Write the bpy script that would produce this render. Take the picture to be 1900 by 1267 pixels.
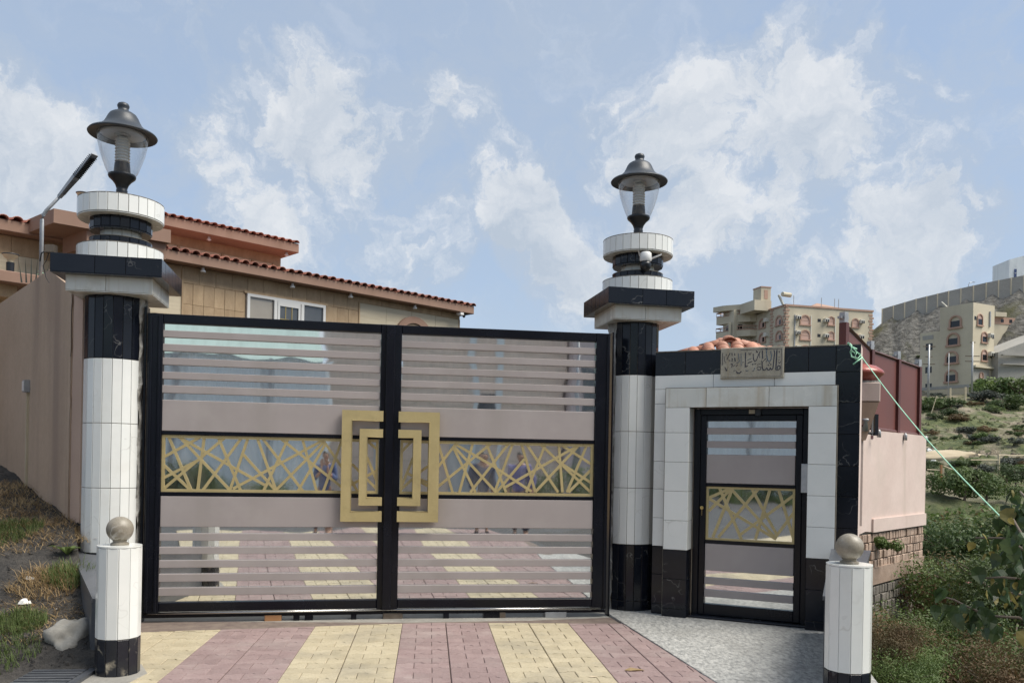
import bpy, bmesh, math, random
from mathutils import Vector, Matrix, noise
R = math.radians
rnd = random.Random(7)
scene = bpy.context.scene
for o in list(bpy.data.objects):
    bpy.data.objects.remove(o)
COL = scene.collection
H = 1.585            # eye height above the drive
F = 1570.0           # focal length in photo pixels
S = 0.0185           # roll

# ---------------------------------------------------------------- camera
cam_d = bpy.data.cameras.new('camera')
cam = bpy.data.objects.new('camera', cam_d)
COL.objects.link(cam)
scene.camera = cam
cam_d.sensor_width = 36.0
cam_d.lens = 36.0 * F / 1900.0
cam_d.shift_y = (853.0 - 633.5) / 1900.0
cam_d.clip_start = 0.05
cam_d.clip_end = 3000
cn = math.sqrt(1 - S * S)
cam.matrix_world = Matrix(((cn, -S, 0, 0), (0, 0, -1, 0), (S, cn, 0, H), (0, 0, 0, 1)))

def ray(u, v):
    """direction through a photo point, scaled so that Y = 1"""
    du, dv = u - 950.0, v - 853.0
    return Vector(((du + S * dv) / F, 1.0, -(dv - S * du) / F))
def at(u, v, Y):
    d = ray(u, v)
    return Vector((d.x * Y, Y, H + d.z * Y))

# ---------------------------------------------------------------- world
SUN_EL, SUN_AZ = R(56), R(106)      # azimuth clockwise from +Y
world = bpy.data.worlds.new('World')
scene.world = world
world.use_nodes = True
wn, wl = world.node_tree.nodes, world.node_tree.links
wn.clear()
def wnode(t, **k):
    n = wn.new(t)
    for a, b in k.items():
        setattr(n, a, b)
    return n
def wmath(op, a, b=None, c=None, clamp=False):
    n = wnode('ShaderNodeMath', operation=op, use_clamp=clamp)
    for i, x in enumerate((a, b, c)):
        if x is None: continue
        if isinstance(x, (int, float)): n.inputs[i].default_value = x
        else: wl.new(x, n.inputs[i])
    return n.outputs[0]
out = wnode('ShaderNodeOutputWorld')
bg = wnode('ShaderNodeBackground')
bg.inputs['Strength'].default_value = 0.1
sky = wnode('ShaderNodeTexSky', sky_type='NISHITA', sun_disc=False)
sky.sun_elevation = SUN_EL
sky.sun_rotation = SUN_AZ
sky.altitude = 1500
sky.air_density = 1.0
sky.dust_density = 1.6
tc = wnode('ShaderNodeTexCoord')
DIR = tc.outputs['Generated']
def wnoise(scale, detail, rough, vec, w=0.0, stretch=None):
    n = wnode('ShaderNodeTexNoise')
    n.noise_dimensions = '4D'
    n.inputs['Scale'].default_value = scale
    n.inputs['Detail'].default_value = detail
    n.inputs['Roughness'].default_value = rough
    n.inputs['W'].default_value = w
    if stretch:
        m = wnode('ShaderNodeMapping')
        m.inputs['Scale'].default_value = stretch
        wl.new(vec, m.inputs['Vector'])
        vec = m.outputs[0]
    wl.new(vec, n.inputs['Vector'])
    return n
warp = wnoise(6.0, 10.0, 0.62, DIR, 3.0)
v1 = wnode('ShaderNodeVectorMath', operation='SUBTRACT'); wl.new(warp.outputs['Color'], v1.inputs[0]); v1.inputs[1].default_value = (.5, .5, .5)
v2 = wnode('ShaderNodeVectorMath', operation='SCALE'); wl.new(v1.outputs[0], v2.inputs[0]); v2.inputs['Scale'].default_value = 0.20
v3 = wnode('ShaderNodeVectorMath', operation='ADD'); wl.new(DIR, v3.inputs[0]); wl.new(v2.outputs[0], v3.inputs[1])
v4 = wnode('ShaderNodeVectorMath', operation='NORMALIZE'); wl.new(v3.outputs[0], v4.inputs[0])
WD = v4.outputs[0]
# cloud banks: photo position of the centre, radius in photo pixels, weight
BANKS = [(20, 290, 120, .9), (90, 380, 80, .35), (20, 380, 90, .5),
         (465, 270, 80, .8), (580, 240, 85, .85), (640, 330, 95, .85), (540, 370, 95, .75), (730, 320, 60, .6), (590, 440, 60, .5), (500, 440, 60, .4),
         (830, 250, 90, .55), (900, 320, 90, .6), (980, 400, 80, .9), (1030, 460, 45, .5), (850, 300, 70, .45),
         (790, 440, 75, .85), (740, 470, 45, .4), (930, 450, 40, .35), (1035, 515, 25, .5),
         (1090, 515, 55, .95), (1140, 540, 40, .5), (1110, 250, 110, .35),
         (1340, 280, 130, .7), (1480, 250, 120, .9), (1580, 240, 100, .5), (1260, 330, 110, .6), (1420, 340, 110, .8), (1280, 420, 85, .8), (1360, 440, 80, .8), (1660, 300, 55, .6),
         (1500, 470, 90, .5), (1450, 560, 70, .2), (1240, 540, 40, .3), (1610, 470, 55, .9), (1690, 480, 75, .95), (1790, 450, 60, .7), (1780, 240, 90, .35), (1390, 540, 40, .35)]
acc = None
for (u, v, r, w) in BANKS:
    d = ray(u, v).normalized()
    n = wnode('ShaderNodeVectorMath', operation='DOT_PRODUCT')
    wl.new(WD, n.inputs[0]); n.inputs[1].default_value = d
    ca = math.cos(r / F * 2.15 * d.y)
    m = wnode('ShaderNodeMapRange', interpolation_type='SMOOTHSTEP')
    m.inputs[1].default_value = ca; m.inputs[2].default_value = 1.0
    m.inputs[3].default_value = 0.0; m.inputs[4].default_value = w
    wl.new(n.outputs['Value'], m.inputs[0])
    acc = m.outputs[0] if acc is None else wmath('MAXIMUM', acc, m.outputs[0])
# in view the banks above lay the clouds out; round the rest of the sky the same kind of broken cloud goes on
sp = wnode('ShaderNodeSeparateXYZ'); wl.new(DIR, sp.inputs[0])
front = wnode('ShaderNodeMapRange', interpolation_type='SMOOTHSTEP')
front.inputs[1].default_value = .55; front.inputs[2].default_value = .78
wl.new(sp.outputs['Y'], front.inputs[0])
big = wnoise(2.6, 4.0, 0.55, WD, 1.0)
rest = wnode('ShaderNodeMapRange'); rest.inputs[1].default_value = .42; rest.inputs[2].default_value = .62; rest.inputs[4].default_value = .85
wl.new(big.outputs['Fac'], rest.inputs[0])
r2 = wmath('MULTIPLY', rest.outputs[0], wmath('SUBTRACT', 1.0, front.outputs[0]))
acc = wmath('MAXIMUM', acc, r2)
fine = wnoise(9.0, 12.0, 0.66, WD, 5.0)
med = wnoise(3.8, 5.0, 0.55, WD, 12.0)
f0 = wmath('ADD', wmath('MULTIPLY', wmath('SUBTRACT', fine.outputs['Fac'], 0.5), 2.9), wmath('MULTIPLY', wmath('SUBTRACT', med.outputs['Fac'], 0.5), 1.3))
den = wmath('ADD', wmath('MULTIPLY', acc, 1.05), f0)
def wramp(x, a, b, c=0.0, d=1.0, smooth=True):
    m = wnode('ShaderNodeMapRange')
    if smooth: m.interpolation_type = 'SMOOTHSTEP'
    for i, q in enumerate((a, b, c, d)): m.inputs[i + 1].default_value = q
    wl.new(x, m.inputs[0]); return m.outputs[0]
crisp = wramp(den, .34, .80, 0, .82)
soft = wramp(den, -.20, .70, 0, .60)
veil = wnoise(2.6, 8.0, 0.62, WD, 9.0, (1, 1, 2.2))
vm = wramp(veil.outputs['Fac'], .38, .68, .04, .55)
cov = wmath('MAXIMUM', wmath('MAXIMUM', crisp, soft), vm)
# lit tops and greyer hearts: the thick middle of a bank is duller than its bright broken rim
shade = wnoise(11.0, 8.0, 0.62, WD, 2.0)
thick = wramp(den, .65, 1.35, 0, 1)
upv = wnode('ShaderNodeVectorMath', operation='ADD'); wl.new(WD, upv.inputs[0]); upv.inputs[1].default_value = (.008, 0, .022)
fine_up = wnoise(9.0, 7.0, 0.66, upv.outputs[0], 5.0)
lit = wmath('MULTIPLY', wmath('SUBTRACT', fine.outputs['Fac'], fine_up.outputs['Fac']), 1.5)
sh1 = wmath('SUBTRACT', wmath('ADD', wmath('MULTIPLY', shade.outputs['Fac'], .9), wmath('MULTIPLY', crisp, .42)), wmath('MULTIPLY', thick, .16))
cr = wnode('ShaderNodeValToRGB')
e = cr.color_ramp.elements
e[0].position = .50; e[0].color = (1.95, 2.20, 2.52, 1)
e[1].position = .98; e[1].color = (3.2, 3.25, 3.3, 1)
wl.new(wmath('ADD', sh1, lit), cr.inputs[0])
zr = wramp(sp.outputs['Z'], 0.0, .5, .85, .70, False)
hz = wnode('ShaderNodeMixRGB'); wl.new(zr, hz.inputs[0]); wl.new(sky.outputs[0], hz.inputs[1])
hz.inputs[2].default_value = (1.55, 1.90, 2.38, 1)
mx = wnode('ShaderNodeMixRGB'); wl.new(cov, mx.inputs[0]); wl.new(hz.outputs[0], mx.inputs[1]); wl.new(cr.outputs[0], mx.inputs[2])
wl.new(mx.outputs[0], bg.inputs['Color'])
wl.new(bg.outputs[0], out.inputs[0])

# ---------------------------------------------------------------- sun
sun_d = bpy.data.lights.new('sun', 'SUN')
sun_d.energy = 2.0
sun_d.angle = R(38)
sun_d.color = (1.0, .94, .84)
sun = bpy.data.objects.new('sun', sun_d)
COL.objects.link(sun)
sv = Vector((math.sin(SUN_AZ) * math.cos(SUN_EL), math.cos(SUN_AZ) * math.cos(SUN_EL), math.sin(SUN_EL)))
sun.rotation_euler = sv.to_track_quat('Z', 'Y').to_euler()
sun.location = (20, -20, 40)

vs = scene.view_settings
vs.view_transform = 'Standard'; vs.look = 'None'; vs.gamma = 1; vs.use_curve_mapping = False
vs.exposure = 1.40
scene.render.engine = 'CYCLES'
scene.cycles.max_bounces = 8

# ---------------------------------------------------------------- materials
def pm(name, c1, c2=None, scale=6.0, rough=.6, metal=0.0, bump=0.0, bscale=None, rv=0.0, detail=5.0,
       vein=None, stretch=None, spec=.5, fine=0.0, streak=None, transl=None, grime=None):
    m = bpy.data.materials.new(name)
    m.use_nodes = True
    n, l = m.node_tree.nodes, m.node_tree.links
    b = n['Principled BSDF']
    b.inputs['Roughness'].default_value = rough
    b.inputs['Metallic'].default_value = metal
    b.inputs['Specular IOR Level'].default_value = spec
    t = n.new('ShaderNodeTexCoord'); oi = n.new('ShaderNodeObjectInfo')
    mp = n.new('ShaderNodeMapping'); l.new(t.outputs['Object'], mp.inputs['Vector'])
    if stretch: mp.inputs['Scale'].default_value = stretch
    w = n.new('ShaderNodeMath'); w.operation = 'MULTIPLY'; w.inputs[1].default_value = 37.0; l.new(oi.outputs['Random'], w.inputs[0])
    def nz(sc, det=detail, ro=.6, off=0.0):
        x = n.new('ShaderNodeTexNoise'); x.noise_dimensions = '4D'
        x.inputs['Scale'].default_value = sc; x.inputs['Detail'].default_value = det; x.inputs['Roughness'].default_value = ro
        l.new(mp.outputs[0], x.inputs['Vector'])
        if off:
            a = n.new('ShaderNodeMath'); a.operation = 'ADD'; a.inputs[1].default_value = off; l.new(w.outputs[0], a.inputs[0]); l.new(a.outputs[0], x.inputs['W'])
        else: l.new(w.outputs[0], x.inputs['W'])
        return x
    c2 = c2 or c1
    nx = nz(scale)
    mr = n.new('ShaderNodeMapRange'); mr.inputs[1].default_value = .32; mr.inputs[2].default_value = .68; l.new(nx.outputs['Fac'], mr.inputs[0])
    mix = n.new('ShaderNodeMixRGB'); mix.inputs[1].default_value = (*c1, 1); mix.inputs[2].default_value = (*c2, 1)
    l.new(mr.outputs[0], mix.inputs[0])
    col = mix.outputs[0]
    if fine:
        fx = nz(scale * 14, 3.0, .7, 3.0)
        fm = n.new('ShaderNodeMapRange'); fm.inputs[1].default_value = .3; fm.inputs[2].default_value = .7; fm.inputs[3].default_value = 1 - fine; fm.inputs[4].default_value = 1 + fine
        l.new(fx.outputs['Fac'], fm.inputs[0])
        mu = n.new('ShaderNodeVectorMath'); mu.operation = 'SCALE'; l.new(col, mu.inputs[0]); l.new(fm.outputs[0], mu.inputs['Scale'])
        col = mu.outputs[0]
    if vein:       # (colour, scale, width, strength)
        vx = nz(vein[1], 3.0, .5, 11.0)
        a = n.new('ShaderNodeMath'); a.operation = 'SUBTRACT'; a.inputs[1].default_value = .5; l.new(vx.outputs['Fac'], a.inputs[0])
        a2 = n.new('ShaderNodeMath'); a2.operation = 'ABSOLUTE'; l.new(a.outputs[0], a2.inputs[0])
        a3 = n.new('ShaderNodeMapRange'); a3.inputs[1].default_value = 0; a3.inputs[2].default_value = vein[2]; a3.inputs[3].default_value = 1; a3.inputs[4].default_value = 0; l.new(a2.outputs[0], a3.inputs[0])
        gate = nz(vein[1] * .6, 2.0, .5, 23.0)
        g2 = n.new('ShaderNodeMapRange'); g2.inputs[1].default_value = .52; g2.inputs[2].default_value = .62; g2.inputs[4].default_value = vein[3]; l.new(gate.outputs['Fac'], g2.inputs[0])
        a4 = n.new('ShaderNodeMath'); a4.operation = 'MULTIPLY'; l.new(a3.outputs[0], a4.inputs[0]); l.new(g2.outputs[0], a4.inputs[1])
        mv = n.new('ShaderNodeMixRGB'); mv.inputs[2].default_value = (*vein[0], 1); l.new(a4.outputs[0], mv.inputs[0]); l.new(col, mv.inputs[1])
        col = mv.outputs[0]
    if streak:     # (colour, strength, xy scale, threshold): weathering run-down
        ms = n.new('ShaderNodeMapping'); l.new(t.outputs['Object'], ms.inputs['Vector']); ms.inputs['Scale'].default_value = (streak[2], streak[2], streak[2] * .08)
        sx = n.new('ShaderNodeTexNoise'); sx.inputs['Scale'].default_value = 1.0; sx.inputs['Detail'].default_value = 4.0; l.new(ms.outputs[0], sx.inputs['Vector'])
        sm = n.new('ShaderNodeMapRange'); sm.inputs[1].default_value = streak[3]; sm.inputs[2].default_value = streak[3] + .2; sm.inputs[4].default_value = streak[1]; l.new(sx.outputs['Fac'], sm.inputs[0])
        mv = n.new('ShaderNodeMixRGB'); mv.inputs[2].default_value = (*streak[0], 1); l.new(sm.outputs[0], mv.inputs[0]); l.new(col, mv.inputs[1])
        col = mv.outputs[0]
    if grime:      # (colour, strength, scale, threshold): stains laid over the place, not over each piece
        gn = n.new('ShaderNodeNewGeometry')
        gx = n.new('ShaderNodeTexNoise'); gx.inputs['Scale'].default_value = grime[2]; gx.inputs['Detail'].default_value = 7.0; gx.inputs['Roughness'].default_value = .62; l.new(gn.outputs['Position'], gx.inputs['Vector'])
        gm_ = n.new('ShaderNodeMapRange'); gm_.inputs[1].default_value = grime[3]; gm_.inputs[2].default_value = grime[3] + .18; gm_.inputs[4].default_value = grime[1]; l.new(gx.outputs['Fac'], gm_.inputs[0])
        mv = n.new('ShaderNodeMixRGB'); mv.inputs[2].default_value = (*grime[0], 1); l.new(gm_.outputs[0], mv.inputs[0]); l.new(col, mv.inputs[1])
        col = mv.outputs[0]
    if rv:
        rr = n.new('ShaderNodeMapRange'); rr.inputs[3].default_value = 1 - rv; rr.inputs[4].default_value = 1 + rv; l.new(oi.outputs['Random'], rr.inputs[0])
        mu = n.new('ShaderNodeVectorMath'); mu.operation = 'SCALE'; l.new(col, mu.inputs[0]); l.new(rr.outputs[0], mu.inputs['Scale'])
        col = mu.outputs[0]
    l.new(col, b.inputs['Base Color'])
    rx = n.new('ShaderNodeMapRange'); rx.inputs[3].default_value = max(0, rough - .08); rx.inputs[4].default_value = min(1, rough + .1); l.new(nx.outputs['Fac'], rx.inputs[0])
    if metal < .9: l.new(rx.outputs[0], b.inputs['Roughness'])
    if bump:
        bx = nz(bscale or scale * 8, 4.0, .65, 7.0)
        bp = n.new('ShaderNodeBump'); bp.inputs['Strength'].default_value = min(1.0, bump); bp.inputs['Distance'].default_value = .02 * bump
        l.new(bx.outputs['Fac'], bp.inputs['Height']); l.new(bp.outputs[0], b.inputs['Normal'])
    if transl:
        b.inputs['Subsurface Weight'].default_value = 0
        tr = n.new('ShaderNodeBsdfTranslucent'); l.new(col, tr.inputs['Color'])
        ms_ = n.new('ShaderNodeMixShader'); ms_.inputs[0].default_value = transl
        l.new(b.outputs[0], ms_.inputs[1]); l.new(tr.outputs[0], ms_.inputs[2])
        l.new(ms_.outputs[0], n['Material Output'].inputs[0])
    return m

M = {}
M['white'] = pm('white_tile', (.71, .725, .70), (.77, .775, .745), 3.0, .16, rv=.035, vein=((.40, .39, .35), 2.2, .006, .45), bump=.05, bscale=3, streak=((.50, .45, .34), .35, 5.0, .60), grime=((.50, .47, .40), .22, 2.6, .56))
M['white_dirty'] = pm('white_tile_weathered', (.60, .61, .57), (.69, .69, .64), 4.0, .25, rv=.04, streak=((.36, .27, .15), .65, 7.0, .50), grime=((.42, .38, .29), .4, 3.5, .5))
M['black'] = pm('black_tile', (.005, .007, .012), (.010, .012, .019), 4.0, .13, rv=.2, spec=.32, vein=((.25, .25, .24), 5.0, .010, .5), bump=.04, bscale=3)
M['black_worn'] = pm('black_tile_chipped', (.008, .010, .016), (.016, .018, .024), 5.0, .25, rv=.2, vein=((.42, .37, .28), 9.0, .06, .9))
M['grout'] = pm('grout', (.11, .10, .085), (.20, .18, .145), 20, .9, bump=.4, fine=.2)
M['mortar'] = pm('mortar', (.20, .19, .17), (.52, .51, .47), 14, .95, bump=.9, bscale=40, fine=.25)
M['concrete'] = pm('concrete', (.20, .19, .17), (.34, .325, .29), 3, .9, bump=.5, bscale=30, fine=.12)
M['slate'] = pm('slate_cladding', (.055, .06, .07), (.11, .115, .125), 2.5, .38, stretch=(1, .35, 1), bump=.15, bscale=12, fine=.1)
M['frame'] = pm('black_enamel', (.003, .0035, .007), (.006, .007, .012), 3, .24, spec=.28, bump=.04, bscale=4)
M['mauve'] = pm('mauve_grey_paint', (.335, .295, .283), (.365, .322, .31), 1.6, .42, bump=.02, streak=((.29, .26, .235), .4, 3.0, .5), grime=((.42, .38, .36), .35, 2.2, .5))
M['gold'] = pm('gold_paint', (.43, .345, .165), (.50, .405, .20), 4, .40, metal=.2, fine=.04, grime=((.30, .245, .13), .4, 5.0, .52))
M['steel'] = pm('stainless_rod', (.6, .58, .55), None, 5, .25, metal=1)
M['hat'] = pm('charcoal_lamp_paint', (.028, .034, .042), (.045, .052, .062), 5, .42)
M['hat_in'] = pm('lamp_reflector', (.35, .36, .38), (.45, .46, .48), 5, .35)
M['dark'] = pm('black_plastic', (.008, .010, .014), None, 5, .35)
M['ball'] = pm('sandstone_ball', (.17, .145, .105), (.30, .27, .22), 9, .42, bump=.25, bscale=25, fine=.15, vein=((.46, .44, .40), 7, .03, .7))
M['camwhite'] = pm('camera_shell', (.7, .7, .69), None, 5, .3)
M['plaster_tan'] = pm('tan_plaster', (.47, .335, .232), (.54, .395, .285), 1.2, .9, bump=.35, bscale=60, fine=.06, streak=((.27, .19, .15), .6, 1.6, .50))
M['plaster_pinkish'] = pm('pinkish_plaster', (.50, .345, .26), (.57, .405, .31), 1.5, .9, bump=.3, bscale=50, streak=((.36, .23, .18), .5, 2.5, .52))
M['plaster_fascia'] = pm('fascia_plaster', (.25, .155, .115), (.30, .19, .14), 1.5, .85, bump=.2, bscale=40, streak=((.2, .12, .08), .5, 2.5, .52))
M['pink'] = pm('pink_plaster', (.58, .46, .41), (.66, .54, .485), 1.4, .9, bump=.3, bscale=50, fine=.04, streak=((.42, .35, .28), .75, 2.6, .58), grime=((.50, .42, .36), .4, 1.2, .5))
M['stone_brown'] = pm('brown_travertine', (.30, .205, .115), (.42, .305, .185), 2.2, .6, rv=.07, stretch=(3, 3, 1.2), fine=.15, detail=7)
M['stone_cream'] = pm('cream_travertine', (.47, .40, .28), (.57, .50, .37), 2.0, .6, rv=.05, stretch=(.7, .7, 9), fine=.08)
M['rooftile'] = pm('clay_tile', (.20, .065, .045), (.36, .15, .10), 5, .7, rv=.25, bump=.3, fine=.15)
M['rooftile_big'] = pm('terracotta_tile', (.40, .17, .11), (.52, .26, .17), 4, .55, rv=.2, bump=.2, fine=.1)
M['bowl'] = pm('glazed_red', (.30, .07, .055), (.42, .13, .10), 4, .25, vein=((.6, .5, .42), 3, .05, .9))
M['white_frame'] = pm('white_window_frame', (.58, .58, .565), None, 5, .35)
M['glass_dark'] = pm('window_glass', (.05, .055, .06), (.08, .085, .09), 1.2, .04, spec=.9)
M['glass_tan'] = pm('window_blind_glass', (.26, .23, .19), (.32, .29, .24), .8, .08, spec=.9)
M['asphalt'] = pm('asphalt', (.045, .047, .05), (.085, .087, .09), 1.5, .9, bump=.8, bscale=120, fine=.25)
M['yellow_pave'] = pm('yellow_stamped_concrete', (.37, .315, .21), (.46, .40, .28), 5, .8, rv=.075, bump=.6, bscale=45, fine=.14, grime=((.22, .20, .16), .55, 1.3, .50))
M['purple_pave'] = pm('plum_stamped_concrete', (.225, .158, .152), (.29, .213, .203), 5, .8, rv=.09, bump=.6, bscale=45, fine=.16, grime=((.34, .28, .26), .6, 1.6, .50))
M['joint'] = pm('paving_joint', (.12, .09, .08), (.2, .16, .13), 10, .95, fine=.2)
M['granite'] = pm('rough_granite', (.21, .212, .205), (.46, .455, .43), 34, .75, bump=1.0, bscale=30, fine=.3, detail=2, stretch=(1, .55, 1), grime=((.20, .195, .18), .5, 1.1, .5))
M['soil'] = pm('dark_gravel_soil', (.020, .019, .019), (.065, .058, .05), 2.2, .95, bump=1.0, bscale=45, fine=.45)
M['grass_dry'] = pm('dry_grass', (.30, .20, .10), (.46, .34, .18), 3, .8, transl=.3)
M['grass_green'] = pm('green_grass', (.075, .11, .03), (.15, .20, .065), 3, .75, transl=.35)
M['leaf'] = pm('leaf_green', (.058, .105, .024), (.135, .185, .052), 2.2, .6, rv=.2, transl=.3)
M['leaf_dark'] = pm('leaf_dark', (.036, .066, .020), (.085, .122, .038), 2.2, .6, rv=.2, transl=.3)
M['leaf_red'] = pm('leaf_reddish', (.085, .085, .03), (.19, .11, .06), 1.6, .7, rv=.2, transl=.3)
M['leaf_grey'] = pm('leaf_grey', (.06, .075, .06), (.11, .12, .10), 2.2, .7, rv=.2, transl=.25)
M['leaf_yellow'] = pm('leaf_yellow', (.16, .15, .04), (.30, .24, .07), 2.2, .6, transl=.35)
M['leaf_big'] = pm('leaf_heart', (.028, .055, .020), (.065, .10, .036), 7, .4, rv=.35, transl=.3)
M['bark'] = pm('bark', (.10, .075, .055), (.17, .14, .11), 9, .9, bump=.4)
M['redmetal'] = pm('dark_red_sheet', (.125, .038, .030), (.15, .048, .038), .8, .55, bump=.05, streak=((.10, .04, .03), .4, 1.5, .5))
M['redpost'] = pm('dark_red_post', (.085, .026, .022), (.10, .032, .027), 2, .5)
M['galv'] = pm('galvanised', (.30, .31, .32), (.46, .47, .48), 8, .45, metal=.4)
M['ledhead'] = pm('lamp_head_grey', (.10, .105, .11), (.16, .165, .17), 8, .5)
M['rope'] = pm('green_rope', (.24, .60, .38), (.52, .78, .60), 10, .7)
M['apart'] = pm('beige_render', (.50, .445, .33), (.58, .52, .40), .12, .9, fine=.04, streak=((.33, .29, .22), .4, .25, .52))
M['quoin'] = pm('brick_quoin', (.37, .23, .17), (.44, .29, .22), .5, .8)
M['shutter'] = pm('pink_shutter', (.50, .33, .27), (.56, .39, .32), .6, .7)
M['void'] = pm('unlit_window', (.010, .011, .014), None, 1, .15)
M['acwhite'] = pm('air_unit_white', (.62, .60, .53), None, 2, .6)
M['block'] = pm('grey_blockwork', (.30, .29, .265), (.38, .365, .33), .25, .95, bump=.3, fine=.08)
M['cblock'] = pm('hollow_block', (.13, .115, .10), (.24, .22, .19), 5, .95, rv=.25, bump=.6, fine=.25)
M['cblock_pink'] = pm('hollow_block_washed', (.33, .235, .175), (.44, .33, .26), 5, .95, rv=.22, bump=.6, fine=.2)
M['corr'] = pm('white_corrugated', (.74, .78, .78), (.80, .83, .82), .8, .55, streak=((.60, .62, .62), .4, 1.2, .5))
M['green_sheet'] = pm('green_canopy_sheet', (.42, .55, .50), (.50, .62, .57), .8, .5)
M['peach'] = pm('peach_render', (.82, .64, .52), (.85, .69, .57), .5, .9)
M['mauve_wall'] = pm('mauve_render', (.56, .46, .45), (.62, .52, .51), .5, .9)
M['plaque'] = pm('carved_limestone', (.30, .275, .215), (.42, .39, .315), 10, .8, bump=.4, fine=.15, streak=((.25, .19, .11), .5, 12.0, .55))
M['ink'] = pm('blue_black_ink', (.012, .013, .03), (.03, .035, .06), 30, .6)
M['teal'] = pm('faded_blue_ink', (.06, .10, .15), (.10, .14, .18), 30, .6)
M['brass'] = pm('brass', (.55, .40, .16), None, 5, .3, metal=.9)
M['skin'] = pm('skin', (.30, .16, .10), (.36, .20, .13), 6, .5)
M['blue_cloth'] = pm('blue_cloth', (.045, .075, .17), (.07, .10, .22), 6, .85, bump=.2)
M['navy_cloth'] = pm('navy_cloth', (.03, .04, .08), (.05, .06, .11), 6, .85, bump=.2)
M['violet_cloth'] = pm('violet_cloth', (.12, .11, .24), (.16, .15, .30), 6, .85, bump=.2)
M['hair'] = pm('black_hair', (.01, .009, .008), None, 20, .6)
M['timber'] = pm('orange_timber', (.34, .16, .07), (.42, .22, .10), 3, .8)
M['cream_post'] = pm('cream_post', (.50, .42, .28), (.56, .48, .34), 3, .8)
M['sand'] = pm('sand_heap', (.40, .33, .22), (.50, .42, .30), 1, .95, bump=.4)
M['rockpile'] = pm('white_litter', (.70, .69, .66), None, 3, .8)

def mirror_mat():
    m = bpy.data.materials.new('polished_steel_mirror'); m.use_nodes = True
    n, l = m.node_tree.nodes, m.node_tree.links
    b = n['Principled BSDF']
    b.inputs['Base Color'].default_value = (.86, .88, .88, 1); b.inputs['Metallic'].default_value = 1; b.inputs['Roughness'].default_value = .025
    t = n.new('ShaderNodeTexCoord')
    x = n.new('ShaderNodeTexNoise'); x.inputs['Scale'].default_value = 2.2; x.inputs['Detail'].default_value = 1.0
    l.new(t.outputs['Object'], x.inputs['Vector'])
    bp = n.new('ShaderNodeBump'); bp.inputs['Strength'].default_value = .35; bp.inputs['Distance'].default_value = .006
    l.new(x.outputs['Fac'], bp.inputs['Height']); l.new(bp.outputs[0], b.inputs['Normal'])
    d = n.new('ShaderNodeBsdfDiffuse'); d.inputs[0].default_value = (.55, .53, .49, 1)
    mp = n.new('ShaderNodeMapping'); mp.inputs['Scale'].default_value = (9, 9, 1.2); l.new(t.outputs['Object'], mp.inputs['Vector'])
    y = n.new('ShaderNodeTexNoise'); y.inputs['Scale'].default_value = 1.0; y.inputs['Detail'].default_value = 8.0; l.new(mp.outputs[0], y.inputs['Vector'])
    r_ = n.new('ShaderNodeMapRange'); r_.inputs[1].default_value = .42; r_.inputs[2].default_value = .75; r_.inputs[3].default_value = .03; r_.inputs[4].default_value = .22; l.new(y.outputs['Fac'], r_.inputs[0])
    mx_ = n.new('ShaderNodeMixShader'); l.new(r_.outputs[0], mx_.inputs[0]); l.new(b.outputs[0], mx_.inputs[1]); l.new(d.outputs[0], mx_.inputs[2]); l.new(mx_.outputs[0], n['Material Output'].inputs[0])
    return m
M['mirror'] = mirror_mat()
def clear_mat():
    m = bpy.data.materials.new('clear_globe'); m.use_nodes = True
    n, l = m.node_tree.nodes, m.node_tree.links
    b = n['Principled BSDF']
    tr = n.new('ShaderNodeBsdfTransparent'); tr.inputs[0].default_value = (.93, .94, .95, 1)
    gl = n.new('ShaderNodeBsdfGlossy'); gl.inputs['Roughness'].default_value = .06; gl.inputs[0].default_value = (.9, .9, .9, 1)
    df = n.new('ShaderNodeBsdfDiffuse'); df.inputs[0].default_value = (.75, .74, .70, 1)
    fr = n.new('ShaderNodeLayerWeight'); fr.inputs[0].default_value = .35
    mr = n.new('ShaderNodeMapRange'); mr.inputs[3].default_value = .05; mr.inputs[4].default_value = .55; l.new(fr.outputs['Facing'], mr.inputs[0])
    m1 = n.new('ShaderNodeMixShader'); m1.inputs[0].default_value = .5; l.new(gl.outputs[0], m1.inputs[1]); l.new(df.outputs[0], m1.inputs[2])
    m2 = n.new('ShaderNodeMixShader'); l.new(mr.outputs[0], m2.inputs[0]); l.new(tr.outputs[0], m2.inputs[1]); l.new(m1.outputs[0], m2.inputs[2])
    l.new(m2.outputs[0], n['Material Output'].inputs[0])
    n.remove(b)
    return m
M['clear'] = clear_mat()
M['bulb'] = pm('frosted_louvre', (.62, .62, .60), None, 5, .3)

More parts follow.
